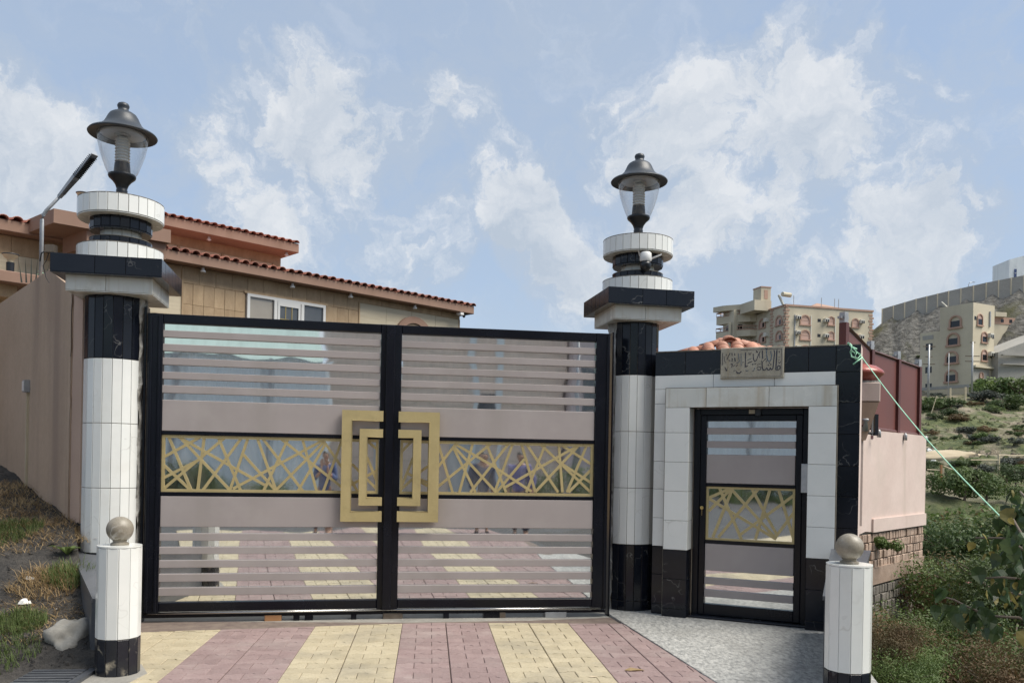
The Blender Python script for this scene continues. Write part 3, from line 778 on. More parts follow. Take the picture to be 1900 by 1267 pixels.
def norm(a): return (a + math.pi) % (2 * math.pi) - math.pi
pl_root, pl_top = pillar((-3.80, 8.07), .655, 3.045, 0, 'tall round pillar in black and white tiles left of the double gate', lambda a: 65 < math.degrees(norm(a)) < 115, 1)
pr_root, pr_top = pillar((1.305, 9.25), .71, 3.08, 0, 'tall round pillar in black and white tiles between the double gate and the small door', lambda a: -115 < math.degrees(norm(a)) < -65, -1)

# ---- lamps
def lamp(loc, label, lean=0.0):
    root = thing('post_lamp', label, 'lamp', loc, 0, 'lantern lamps on the gate pillars')
    MB().lathe([(.055, 0), (.056, .07), (.050, .11), (.052, .125), (.047, .135), (.05, .15), (.06, .18), (.085, .215), (.118, .245), (.125, .262), (.122, .275), (.0, .277)], 32).build('stem', 'dark', root, True, auto=50)
    MB().lathe([(.072, .27), (.075, .30), (.068, .385), (.06, .39), (0, .391)], 24).build('socket', 'dark', root, True, auto=50)
    prof = [(.05, .389)]
    for k in range(8):
        z = .395 + k * .029
        prof += [(.052, z), (.067, z + .005), (.069, z + .010), (.052, z + .015)]
    prof += [(.05, .63), (0, .631)]
    MB().lathe(prof, 24).build('louvre', 'bulb', root, True, auto=50)
    MB().lathe([(.120, .272), (.145, .32), (.175, .40), (.200, .48), (.217, .56), (.226, .63), (.228, .665)], 40).build('globe', 'clear', root, True)
    MB().lathe([(0, .668), (.215, .664), (.232, .660), (.285, .650), (.305, .646), (.309, .655), (.300, .668), (.255, .688), (.208, .716), (.172, .750), (.150, .790), (.134, .826), (.118, .850), (.094, .866), (.066, .874), (.052, .888), (.046, .906), (.053, .922), (.055, .936), (.046, .954), (.022, .966), (0, .968)], 48).build('hat', 'hat', root, True, auto=45)
    MB().lathe([(.08, .658), (.195, .655), (.205, .664), (.08, .667)], 40).build('reflector', 'hat_in', root, True)
    MB().lathe([(0, .640), (.05, .642), (.075, .660)], 24).build('reflector_cup', 'hat_in', root, True)
    return root
lamp(pl_top, 'black lantern lamp with clear globe and ribbed bulb on the left gate pillar')
lamp(pr_top, 'black lantern lamp on the right gate pillar, above the white camera')

# ---- security camera on the right pillar
c0 = at(1198, 474, 8.93)
sc = thing('security_camera', 'white dome security camera with two aerials fixed to the right pillar', 'camera', c0)
MB().lathe([(.0, .035), (.05, .032), (.062, .02), (.064, -.05), (.055, -.065)], 24).build('housing', 'camwhite', sc, True, auto=50)
MB().lathe([(.055, -.065), (.060, -.10), (.052, -.14), (.03, -.165), (0, -.172)], 24).build('dome', 'dark', sc, True)
MB().tube([(-.055, .03, .0), (-.085, .0, .075)], [.010, .007], 8).build('aerial', 'camwhite', sc)
MB().tube([(.055, .03, -.03), (.17, .0, .012)], [.012, .009], 8).build('aerial', 'camwhite', sc)
MB().box(-.03, .03, .04, .16, -.03, .02).build('bracket', 'camwhite', sc)
MB().lathe([(.018, .0), (.018, .004), (0, .005)], 16).build('lens', 'glass_dark', sc, loc=(0, -.058, -.10))

# ================================================================ bollards
def bollard(x, y, ztop, zb, label, rz, chipped):
    root = thing('bollard', label, 'bollard', (x, y, 0), rz, 'tiled bollards')
    r = .146; n = 12
    MB().lathe([(r - .006, -.05), (r - .006, ztop - .008)], 36).build('core', 'grout', root, True)
    MB().lathe([(0.001, ztop - .001), (r + .004, ztop - .001), (r + .004, ztop - .012), (0.001, ztop - .012)], 48).build('cap', 'white', root, auto=40)
    ring(root, r, n, zb, ztop - .012, 'white', gap=.005)
    ring(root, r, n, -.02, zb, chipped, gap=.005)
    b = MB().lathe([(.062, 0), (.063, .012), (.045, .022), (.05, .032)] , 24)
    b.build('ball_foot', 'ball', root, True, loc=(0, 0, ztop), auto=50)
    prof = [(.092 * math.sin(math.pi * i / 20) if 0 < i < 20 else 0, .112 - .092 * math.cos(math.pi * i / 20)) for i in range(21)]
    prof = [(max(a, .0001), b_) for a, b_ in prof]
    MB().lathe(prof, 40).build('stone_ball', 'ball', root, True, loc=(0, 0, ztop))
    return root
bollard(-2.816, 6.10, .922, .262, 'white tiled bollard with stone ball and chipped black foot, left of the drive', R(8), 'black_worn')
bollard(2.317, 5.78, .922, .20, 'white tiled bollard with stone ball right of the drive, nearest the valley', R(0), 'black')

# ================================================================ gate
TH = dict(mirror=0)
LAT_L = []
def z1_(p, o, sc_): return (o[0] + p[0] / sc_, o[1] + p[1] / sc_)
for a, b in [((160, 90), (560, 1040)), ((80, 450), (740, 90)), ((345, 90), (1240, 1035)), ((330, 95), (1900, 970)), ((790, 90), (672, 1040)), ((1170, 95), (85, 1000)),
             ((80, 815), (720, 490)), ((80, 600), (545, 1030)), ((1030, 95), (1430, 1045)), ((1455, 100), (760, 1040)), ((1565, 105), (1240, 1035)), ((1295, 1010), (1900, 690))]:
    LAT_L.append((z1_(a, (296, 800), 9.5), z1_(b, (296, 800), 9.5)))
LAT_L.append(((450.7, 842), (510, 908)))
for a, b in [((-74, 96), (215, 900)), ((5, 100), (640, 930)), ((405, 110), (25, 910)), ((285, 110), (1300, 915)), ((620, 110), (838, 915)), ((945, 170), (200, 915)), ((970, 200), (555, 910)),
             ((915, 105), (1420, 830)), ((1235, 115), (940, 915)), ((1560, 100), (1795, 300)), ((1610, 390), (1770, 790)), ((1330, 840), (1795, 580)), ((1380, 500), (1795, 920)), ((1390, 800), (1475, 930)),
             ((0, 640), (930, 140))]:
    LAT_L.append((z1_(a, (486, 800), 8.261), z1_(b, (486, 800), 8.261)))
LAT_R = []
o3, o4 = (736, 805), (916, 805)
for a, b, oa, ob in [((720, 120), (985, 1025), o3, o3), ((1060, 150), (560, 800), o3, o3), ((1045, 185), (-30, 550), o3, o4), ((-30, 550), (665, 1010), o4, o4), ((1005, 250), (1390, 1025), o3, o3), ((1025, 235), (1755, 1025), o3, o3),
                     ((1345, 155), (1105, 1025), o3, o3), ((1665, 165), (705, 945), o3, o3), ((1575, 160), (220, 1025), o3, o4), ((262, 170), (1300, 1025), o4, o3), ((335, 175), (15, 1025), o4, o4), ((488, 170), (735, 1025), o4, o4),
                     ((575, 170), (1135, 1025), o4, o4), ((545, 440), (50, 1025), o4, o4), ((912, 180), (575, 1025), o4, o4), ((825, 180), (1700, 1015), o4, o4), ((1148, 180), (1212, 1025), o4, o4), ((1500, 195), (190, 945), o4, o4),
                     ((1180, 185), (1720, 530), o4, o4), ((1500, 200), (735, 1020), o4, o4), ((1645, 190), (1290, 1025), o4, o4), ((1210, 530), (1720, 860), o4, o4), ((1720, 625), (1320, 1025), o4, o4),
                     ((260, 130), (100, 300), o3, o3), ((290, 420), (85, 920), o3, o3), ((560, 560), (380, 690), o3, o3), ((340, 800), (560, 920), o3, o3), ((280, 790), (85, 970), o3, o3), ((180, 690), (560, 860), o3, o3)]:
    LAT_R.append((z1_(a, oa, 9.5), z1_(b, ob, 9.5)))
LAT_D = [(z1_(a, (1300, 890), 10), z1_(b, (1300, 890), 10)) for a, b in
         [((340, 130), (755, 1100)), ((590, 160), (225, 1060)), ((575, 180), (1400, 1090)), ((1070, 165), (330, 1060)), ((940, 150), (1420, 1030)), ((1290, 160), (1015, 1105)), ((1730, 285), (740, 1010)),
          ((1440, 160), (1730, 1120)), ((155, 345), (1400, 1100)), ((150, 575), (570, 160)), ((155, 330), (570, 150)), ((1730, 600), (1390, 1060))]]
def lattice(root, P, yaw, off, lines, x0, x1, z0, z1, w=.026, fr=.028, y0=-.012):
    # one laser cut sheet: frame, then the slanting bars
    mb = MB()
    mb.box(x0, x1, y0 - .004, 0, z1 - fr, z1).box(x0, x1, y0 - .004, 0, z0, z0 + fr).box(x0, x0 + fr, y0 - .0035, 0, z0 + fr, z1 - fr).box(x1 - fr, x1, y0 - .0035, 0, z0 + fr, z1 - fr)
    mb.build('lattice_frame', 'gold', root)
    for i, (a, b) in enumerate(lines):
        p = on(P, yaw, off, *a); q = on(P, yaw, off, *b)
        # trim to the sheet
        def cl(p, q):
            (ax, az), (bx, bz) = p, q
            t0, t1 = 0.0, 1.0
            for lo, hi, s_, d in ((x0 + .01, x1 - .01, ax, bx - ax), (z0 + .01, z1 - .01, az, bz - az)):
                if abs(d) < 1e-9: continue
                u0, u1 = (lo - s_) / d, (hi - s_) / d
                if u0 > u1: u0, u1 = u1, u0
                t0, t1 = max(t0, u0), min(t1, u1)
            return ((ax + (bx - ax) * t0, az + (bz - az) * t0), (ax + (bx - ax) * t1, az + (bz - az) * t1), t1 - t0)
        p, q, dt = cl(p, q)
        if dt <= .02: continue
        MB().strip(p, q, w, y0 + i * .00006, -.001).build('lattice_bar', 'gold', root)
def leaf(P, yaw, x_in0, x_in1, width, left, label):
    root = thing('gate_leaf', label, 'gate', (P[0], P[1], 0), yaw, 'leaves of the double gate')
    zt = 2.91
    # mirror sheets
    for a, b in ((1.80, 2.825), (1.22, 1.765), (.165, 1.182)):
        MB().box(x_in0 - .01, x_in1 + .01, .0, .004, a - .01, b + .01).build('mirror_sheet', 'mirror', root)
    # back plate closes the leaf
    MB().box(x_in0 - .02, x_in1 + .02, .008, .02, .1, 2.88).build('back_sheet', 'frame', root)
    # stiles and rails
    MB().bbox(0.004 if left else .0, x_in0, -.045, .03, .06, zt, .006).build('stile', 'frame', root)
    MB().bbox(x_in1, width - .002, -.045, .03, .06, zt, .006).build('stile', 'frame', root)
    if left:
        MB().bbox(.02, .05, -.06, -.045, .08, zt - .02, .004).build('stile_rib', 'frame', root)
        MB().bbox(.10, .125, -.055, -.045, .08, zt - .02, .004).build('stile_rib', 'frame', root)
        MB().bbox(width - .055, width + .03, -.075, -.047, .07, zt - .01, .006).build('meeting_cover', 'frame', root)
    else:
        MB().bbox(width - .035, width - .01, -.06, -.045, .08, zt - .02, .004).build('stile_rib', 'frame', root)
    MB().bbox(x_in0, x_in1, -.044, .03, 2.822, zt - .001, .006).build('top_rail', 'frame', root)
    MB().bbox(x_in0, x_in1, -.044, .03, .085, .170, .006).build('bottom_rail', 'frame', root)
    MB().bbox(0, width, -.040, .03, .025, .055, .005).build('lower_rail', 'frame', root)
    MB().tube([(.06 if left else -.02, -.055, .070), (width - (-.02 if left else .06), -.055, .070)], .012, 10).build('rod', 'steel', root, True)
    for a, b in ((1.765, 1.80), (1.182, 1.22)):
        MB().bbox(x_in0, x_in1, -.030, .0, a, b, .004).build('mid_rail', 'frame', root)
    slats = [(2.690, 2.755), (2.559, 2.626), (2.428, 2.495), (2.294, 2.361), (2.161, 2.233), (.757, .827), (.629, .698), (.500, .570), (.367, .441), (.233, .310)]
    for a, b in slats:
        MB().bbox(x_in0 - .005, x_in1 - .004, -.030, -.004, a, b, .003).build('slat', 'mauve', root)
    for a, b in ((1.80, 2.096), (.888, 1.182)):
        MB().bbox(x_in0 + .001, x_in1 - .004, -.030, -.003, a + .001, b - .001, .004).build('wide_panel', 'mauve', root)
    lattice(root, P, yaw, -.006, LAT_L if left else LAT_R, x_in0 + .002, x_in1 - .004, 1.221, 1.764)
    # handles: two nested brackets
    def bracket(xa, xb, zb, zt_, w, y0, y1):
        # xa = far upright side, xb = the open ends
        s_ = 1 if xb > xa else -1
        o_ = [(xb, zt_), (xa, zt_), (xa, zb), (xb, zb), (xb, zb + w), (xa + s_ * w, zb + w), (xa + s_ * w, zt_ - w), (xb, zt_ - w)]
        vs = [(x, y0, z) for x, z in o_] + [(x, y1, z) for x, z in o_]
        quads = [(0, 1, 6, 7), (1, 2, 5, 6), (2, 3, 4, 5)]
        fs = quads + [tuple(8 + k for k in reversed(f)) for f in quads] + [(i, (i + 1) % 8, 8 + (i + 1) % 8, 8 + i) for i in range(8)]
        m = MB().add(vs, fs)
        o = m.build('handle', 'gold', root)
        md = o.modifiers.new('bevel', 'BEVEL'); md.width = .004; md.segments = 2; md.limit_method = 'ANGLE'
        return o
    if left:
        bracket(1.825, 2.218, .954, 2.041, .095, -.105, -.060)
        bracket(1.998, 2.218, 1.113, 1.861, .074, -.103, -.058)
    else:
        bracket(.485, .085, .954, 2.041, .098, -.105, -.060)
        bracket(.306, .085, 1.113, 1.861, .074, -.103, -.058)
    for z in (.99, 2.0, 1.14, 1.83):
        for x in ((2.17,) if left else (.13,)):
            MB().box(x - .02, x + .02, -.062, -.03, z - .02, z + .02).build('handle_fixing', 'frame', root)
    return root
YL, YR = R(11.5), R(8.2)
leaf(GL, YL, .145, 2.190, 2.297, True, 'left leaf of the mirrored double gate with mauve slats and gold lattice')
leaf(GC, YR, .101, 2.094, 2.243, False, 'right leaf of the mirrored double gate, next to the pillar with the camera')
# gate posts and lintel rail fixed to the pillars
gp = thing('gate_post', 'black steel post at the hinge side of the left gate leaf', 'gate post', (GL[0], GL[1], 0), YL)
MB().bbox(-.030, -.004, -.02, .10, -.02, 2.97, .005).build('post', 'frame', gp)
gp2 = thing('gate_post', 'black steel post at the hinge side of the right gate leaf', 'gate post', (GR[0] - .02, GR[1], 0), YR)
MB().bbox(.022, .040, -.02, .10, -.02, 2.93, .005).build('post', 'frame', gp2)
# blocks and stubs under the gate
for i, (u0, u1, w, lb) in enumerate([(492, 523, .0, 'brown timber block under the left gate leaf'), (545, 556, 0, 'thin black stub under the left gate leaf, left of a pair'), (566, 581, 0, 'black steel foot under the left gate leaf, right of a pair'),
                                    (651, 661, 0, 'small black foot under the left gate leaf near the middle'), (710, 746, 0, 'dark wooden block under the meeting stiles'), (822, 832, 0, 'short black bolt hanging under the right gate leaf'),
                                    (896, 925, 0, 'wide black block under the right gate leaf'), (925, 936, 0, 'narrow brown block beside the wide black one'), (1009, 1048, 0, 'grey steel wedge under the right gate leaf')]):
    P_, yw = (GL, YL) if u0 < 723 else (GC, YR)
    x0, z_ = on(P_, yw, .03, u0, 1145); x1, _ = on(P_, yw, .03, u1, 1145)
    c, s_ = math.cos(yw), math.sin(yw)
    b = MB().bbox(-(x1 - x0) / 2, (x1 - x0) / 2, -.05, .07, -.025, .034, .004)
    xm = (x0 + x1) / 2
    o = b.build('block', ['timber', 'frame', 'frame', 'frame', 'bark', 'frame', 'frame', 'bark', 'galv'][i], None, loc=(P_[0] + c * xm, P_[1] + s_ * xm, 0), rz=yw)
    tag(o, lb, 'block')

# ================================================================ portal with the small door
PP, PY = (2.42, 8.45), R(-25)
por = thing('door_portal', 'black and white tiled portal round the small door', 'portal', (PP[0], PP[1], 0), PY)
MB().box(-1.028, -.650, .013, .30, -.06, 2.735).box(.528, .960, .013, .30, -.06, 2.735).box(-.650, .528, .013, .30, 2.165, 2.735).build('wall_core', 'grout', por)
MB().box(-.876, -.650, -.088, .013, -.06, 2.34).box(.528, .757, -.088, .013, -.06, 2.34).box(-.650, .528, -.088, .013, 2.165, 2.34).build('surround_core', 'grout', por)
MB().box(.961, .969, .002, .30, -.06, 2.738).build('side_render', 'pink', por)
MB().box(-1.03, .969, .0, .30, 2.736, 2.748).build('top_bedding', 'grout', por)
# base wall tiles
zj = [-.02, .115, .42, .715, 1.01, 1.31, 1.60, 1.90, 2.20, 2.351]
for a, b in zip(zj[:-1], zj[1:]):
    tile(por, -1.03, -.878, a, b, 0, 'black' if b <= .72 else 'white')
xs = [-1.03, -.4225, .1818, .747]
for a, b in zip(xs[:-1], xs[1:]): tile(por, a, b, 2.351, 2.495, 0, 'white')
xs = [-1.03, -.713, -.35, -.03, .27, .496, .747]
for a, b in zip(xs[:-1], xs[1:]): tile(por, a, b, 2.495, 2.735, 0, 'black')
zj = [-.02, .09, .39, .69, .99, 1.289, 1.585, 1.89, 2.192, 2.487, 2.742]
for a, b in zip(zj[:-1], zj[1:]): tile(por, .747, .970, a, b, -.001, 'black')
# surround tiles
zj = [-.015, .09, .395, .695, .995, 1.295, 1.595, 1.895, 2.152]
for a, b in zip(zj[:-1], zj[1:]):
    mt = 'black' if b <= .70 else 'white'
    tile(por, -.887, -.637, a, b, -.10, mt)
    tile(por, .514, .770, a, b, -.10, mt)
    # reveal tiles in the opening
    k = ('rev', round(b - a, 3), mt)
    if k not in _tc: _tc[k] = MB().bbox(-.106, .106, 0, .012, -(b - a) / 2 + .002, (b - a) / 2 - .002, .002).mesh('tile', mt)
    put('reveal_tile', _tc[k], por, (-.638, .010, (a + b) / 2), R(90))
    put('reveal_tile', _tc[k], por, (.516, .010, (a + b) / 2), R(-90))
x1310, _ = on(PP, PY, -.10, 1310.4, 735); x1427, _ = on(PP, PY, -.10, 1426.8, 735)
for a, b in zip([-.887, x1310, x1427, .770][:-1], [-.887, x1310, x1427, .770][1:]): tile(por, a, b, 2.152, 2.350, -.10, 'white_dirty')
MB().box(-.89, .772, -.098, -.001, 2.350, 2.356).box(.770, .776, -.098, -.001, -.02, 2.354).box(-.892, -.886, -.09, -.001, -.02, 2.35).build('surround_edge', 'grout', por)
# plaque
pz0, pz1 = 2.443, 2.752
pq = thing('inscription_plaque', 'carved limestone plaque with dark Arabic lettering over the small door', 'plaque', (PP[0], PP[1], 0), PY)
MB().bbox(-.346, .269, -.03, -.002, pz0, pz1, .004).build('slab', 'plaque', pq)
MB().box(-.15, .245, -.0315, -.0298, pz1 - .026, pz1 - .022).box(.243, .247, -.0315, -.0298, pz0 + .02, pz1 - .022).box(-.33, .243, -.0312, -.0298, pz0 + .014, pz0 + .016).build('border_groove', 'ink', pq)
def pp(x, y): return (-.346 + (x - 90) / 1690 * .615, pz1 - (y - 110) / 780 * (pz1 - pz0))
strokes = [([(1595, 200), (1590, 400), (1575, 690)], 30), ([(1575, 690), (1600, 700), (1650, 695), (1688, 660), (1680, 600), (1640, 590), (1612, 630), (1625, 680)], 22),
           ([(1515, 200), (1540, 270), (1520, 420), (1510, 560), (1500, 660), (1462, 692), (1430, 640), (1412, 690), (1362, 690), (1340, 640), (1302, 686), (1242, 692), (1216, 620), (1210, 480), (1188, 470)], 23),
           ([(1430, 220), (1455, 330), (1448, 440), (1408, 480), (1362, 460), (1332, 340), (1320, 190)], 21), ([(1345, 440), (1310, 495)], 14), ([(1320, 400), (1262, 450), (1240, 478)], 14),
           ([(1215, 200), (1220, 410)], 24), ([(1045, 205), (1090, 250)], 30), ([(1160, 215), (1112, 300), (1062, 440), (1020, 470), (985, 420), (970, 270)], 18), ([(1125, 260), (1152, 390)], 14),
           ([(940, 538), (985, 548)], 26), ([(1012, 530), (1050, 530)], 22), ([(1362, 572), (1392, 572)], 26), ([(1425, 558), (1458, 556)], 26), ([(1392, 515), (1420, 515)], 22),
           ([(830, 505), (945, 465)], 20), ([(820, 430), (930, 388)], 9), ([(850, 250), (885, 300), (920, 240)], 11), ([(765, 240), (765, 600), (830, 575)], 23), ([(688, 480), (712, 480)], 22),
           ([(645, 260), (650, 400), (655, 570)], 13), ([(565, 250), (600, 450), (562, 490), (520, 490)], 16), ([(470, 250), (480, 302)], 20), ([(475, 360), (490, 450)], 28), ([(395, 240), (405, 312)], 18),
           ([(405, 370), (405, 460)], 22), ([(345, 235), (292, 340), (265, 405)], 18), ([(240, 260), (255, 302)], 14), ([(185, 320), (200, 440), (242, 482)], 9), ([(145, 230), (140, 540)], 15),
           ([(370, 515), (415, 515), (400, 605)], 19), ([(440, 578), (480, 545)], 14), ([(510, 580), (562, 545)], 16), ([(210, 590), (232, 650), (260, 690), (270, 640)], 18),
           ([(535, 700), (548, 755), (612, 755), (667, 708)], 24), ([(450, 690), (510, 685)], 10), ([(580, 665), (620, 660)], 8), ([(770, 690), (820, 706), (850, 690)], 12), ([(950, 700), (1000, 700), (1016, 620)], 14),
           ([(1070, 632), (1120, 600), (1180, 620), (1172, 682), (1110, 692), (1100, 650)], 14), ([(1080, 560), (1175, 525)], 10), ([(1650, 225), (1662, 272)], 20), ([(1648, 385), (1666, 385)], 18),
           ([(1630, 462), (1670, 440)], 8), ([(1640, 500), (1665, 532), (1700, 490)], 12), ([(1285, 150), (1352, 150)], 10), ([(1310, 186), (1352, 176)], 10), ([(275, 608), (292, 612)], 14), ([(320, 410), (350, 442)], 16)]
mb = MB(); mb2 = MB()
for k, (pts_, w) in enumerate(strokes):
    q = [pp(*p) for p in pts_]; ww = w / 1690 * .615
    tgt = mb2 if pts_[0][0] in (645, 565, 1430, 770, 950, 820) else mb
    for i in range(len(q) - 1):
        tgt.strip(q[i], q[i + 1], ww, -.0318 - i * .00004 - k * .000002, -.0299)
        if i: # round the bend
            n_ = 8
            tgt.add([(q[i][0] + math.cos(6.283 * t / n_) * ww * .5, -.0319 - i * .00003 - k * .000002, q[i][1] + math.sin(6.283 * t / n_) * ww * .5) for t in range(n_)], [tuple(range(n_))])
mb.build('lettering', 'ink', pq); mb2.build('lettering', 'teal', pq)
# door
DO = .12
dr_ = thing('entrance_door', 'small black framed door with mirror panels, mauve boards and gold lattice', 'door', (PP[0] + math.sin(R(25)) * DO, PP[1] + math.cos(R(25)) * DO, 0), PY)
DPt = (PP[0] + math.sin(R(25)) * DO, PP[1] + math.cos(R(25)) * DO)
MB().bbox(-.624, -.560, -.05, .03, .0, 2.148, .005).bbox(.450, .502, -.05, .03, .0, 2.148, .005).bbox(-.560, .450, -.05, .03, 2.085, 2.148, .005).build('door_frame', 'frame', dr_)
MB().bbox(-.557, -.496, -.04, .03, .03, 2.082, .005).bbox(.384, .447, -.04, .03, .03, 2.082, .005).bbox(-.496, .384, -.04, .03, 2.022, 2.082, .005).bbox(-.496, .384, -.04, .03, .03, .142, .005).build('leaf_frame', 'frame', dr_)
for a, b in ((1.68, 2.03), (.80, 1.35), (.13, .50)):
    MB().box(-.50, .39, .0, .004, a, b).build('mirror_sheet', 'mirror', dr_)
MB().box(-.62, .50, .01, .028, .01, 2.1).build('back_sheet', 'frame', dr_)
for a, b in ((1.888, 1.954), (1.749, 1.818), (.343, .414), (.214, .287)): MB().bbox(-.497, .380, -.028, -.004, a, b, .003).build('slat', 'mauve', dr_)
for a, b in ((1.385, 1.68), (.485, .763)): MB().bbox(-.495, .380, -.028, -.003, a, b, .004).build('wide_panel', 'mauve', dr_)
for a, b in ((1.351, 1.384), (.764, .799)): MB().bbox(-.496, .384, -.03, 0, a, b, .003).build('mid_rail', 'frame', dr_)
lattice(dr_, DPt, PY, -.006, LAT_D, -.494, .382, .80, 1.35, .028, .022)
MB().lathe([(.001, -.004), (.016, -.004), (.018, .01), (.001, .012)], 16).build('lock', 'brass', dr_, loc=(-.528, -.055, 1.13)).rotation_euler = (R(90), 0, 0)
MB().box(-.535, -.515, -.075, -.05, 1.115, 1.145).box(-.5265, -.5235, -.072, -.069, 1.05, 1.12).build('key', 'brass', dr_)
MB().bbox(-.07, -.01, -.075, -.05, 2.095, 2.135, .003).build('latch_plate', 'plaque', dr_)
MB().bbox(-.008, .05, -.085, -.05, 2.075, 2.14, .004).build('door_closer', 'dark', dr_)
kp, _ = on(PP, PY, -.11, 1487, 880)
tag(put('intercom', MB().bbox(-.032, .035, -.012, 0, -.14, .14, .004).mesh('intercom', 'galv'), None, (PP[0] + math.cos(PY) * .485 - math.sin(PY) * -.05, PP[1] + math.sin(PY) * .485 + math.cos(PY) * -.05, 1.46), PY), 'grey metal lock plate on the right jamb of the small door', 'lock plate')
st = MB().bbox(-.636, .514, -.04, .25, -.05, .028, .006).build('door_threshold', 'black', por)

# little tiled roof behind the portal
rt = thing('tiled_gatehouse_roof', 'small terracotta barrel tile roof peeping over the portal', 'roof', at(1352, 640, 9.9), R(-10))
barrel = MB()
def barrel_mesh(r, ln, mat, name='roof_tile', seg=7):
    vs = []
    for j, (yy, k) in enumerate(((0, 1.0), (ln, .86))):
        for i in range(seg + 1):
            a = math.pi * i / seg; vs.append((math.cos(a) * r * k, yy, math.sin(a) * r * k * .8))
    for j, (yy, k) in enumerate(((0, 1.0), (ln, .86))):
        for i in range(seg + 1):
            a = math.pi * i / seg; vs.append((math.cos(a) * r * k * .84, yy, math.sin(a) * r * k * .8 * .8 - .001))
    n = seg + 1
    fs = [(i, i + 1, n + i + 1, n + i) for i in range(seg)] + [(2 * n + i + 1, 2 * n + i, 3 * n + i, 3 * n + i + 1) for i in range(seg)] + [(i, 2 * n + i, 2 * n + i + 1, i + 1) for i in range(seg)]
    return MB().add(vs, fs).mesh(name, mat, True)
bt = barrel_mesh(.085, .34, 'rooftile_big')
# hip ridge tiles falling left and right from the apex, wide ends downhill; courses on the near slope
for sgn in (-1, 1):
    for k in range(5):
        x = sgn * (.17 + k * .15)
        put('roof_tile', bt, rt, (x, -.10 - k * .055, -.035 - k * .050 + .012 * (k % 2)), 0, rot=(R(19), 0, sgn * R(78)), scale=(.95, .62, .95))
put('roof_tile', bt, rt, (0, -.16, .0), 0, rot=(R(14), 0, 0), scale=(1.1, .8, 1.1))
for row in range(4):
    n_ = 2 + row * 2
    for k in range(n_):
        x = (k - (n_ - 1) / 2) * .165
        put('roof_tile', bt, rt, (x, -.30 - row * .19, -.085 - row * .075), 0, rot=(R(21), 0, rnd.uniform(-.03, .03)), scale=(.9, 1, .9))
MB().add([(0, .1, .0), (-.9, -.9, -.42), (.9, -.9, -.42), (.9, .9, -.42), (-.9, .9, -.42)], [(0, 1, 2), (0, 2, 3), (0, 3, 4), (0, 4, 1)]).build('roof_deck', 'rooftile_big', rt)
MB().box(-.8, .8, -.8, .8, -3.0, -.43).build('wall', 'pink', rt)

# ================================================================ tan boundary wall on the left
WP, WY = (-4.08, 8.0), math.atan2(.760, -.649)      # local x runs away to the left rear
def wall_z(t):
    return 3.04 + (3.53 - 3.04) * min(1, max(0, t) / 1.42)
bw = thing('boundary_wall', 'tall tan plastered boundary wall running back from the left pillar', 'wall', (WP[0], WP[1], 0), WY)
# local y>0 is to the left/front side here, so the visible face stands at y = 0 and the body goes to y < 0
def wall_seg(ts, name, mat, y0, y1, par):
    mb = MB(); n = len(ts)
    vs = [(t, y0, -.3) for t in ts] + [(t, y0, wall_z(t)) for t in ts] + [(t, y1, -.3) for t in ts] + [(t, y1, wall_z(t)) for t in ts]
    fs = []
    for i in range(n - 1):
        fs += [(i, i + 1, n + i + 1, n + i), (2 * n + i + 1, 2 * n + i, 3 * n + i, 3 * n + i + 1), (n + i, n + i + 1, 3 * n + i + 1, 3 * n + i)]
    fs += [(0, n, 3 * n, 2 * n), (n - 1, 2 * n - 1, 4 * n - 1, 3 * n - 1)]
    return mb.add(vs, fs).build(name, mat, par)
wall_seg([.42, 1.42, 3, 6, 10, 16], 'wall_panel', 'plaster_tan', 0, -.2, bw)
wall_seg([.06, .41], 'wall_panel', 'plaster_pinkish', -.012, -.2, bw)
# crack line where the two plasters meet
crk = MB(); zz = [.9 + i * .09 for i in range(28)]
for a, b in zip(zz[:-1], zz[1:]):
    xa, xb = .425 + noise.noise(Vector((0, 0, a * 7))) * .03, .425 + noise.noise(Vector((0, 0, b * 7))) * .03
    w = .004 if a < 2.5 else .012
    crk.add([(xa - w, .003, a), (xa + w, .003, a), (xb + w, .003, b), (xb - w, .003, b)], [(0, 1, 2, 3)])
crk.build('crack', 'soil', bw)
eb = thing('junction_box', 'grey junction box with a cream conduit running down the tan wall', 'junction box', (WP[0], WP[1], 0), WY)
bt_ = 2.32
MB().box(bt_ - .05, bt_ + .05, .0, .06, 2.26, 2.40).build('box', 'galv', eb)
MB().box(bt_ - .035, bt_ + .035, .06, .068, 2.275, 2.385).build('lid', 'camwhite', eb)
MB().box(bt_ - .018, bt_ + .018, .0, .026, 1.05, 2.26).build('conduit', 'cream_post', eb)
# speaker-like box with wire on the cap of the left pillar
sb = thing('wired_box', 'small brown box with a drooping wire behind the left pillar cap', 'lamp', at(95, 463, 7.9))
MB().box(-.045, .04, -.03, .04, -.03, .04).build('housing', 'bark', sb)
MB().tube([(-.04, 0, -.01), (-.10, .02, -.03), (-.13, .05, -.10)], .006, 6).build('arm', 'dark', sb)
MB().tube([(-.02, 0, -.03), (-.06, .03, -.10), (-.10, .05, -.14), (-.07, .05, -.25), (-.04, .05, -.30)], .004, 5).build('wire', 'dark', sb)
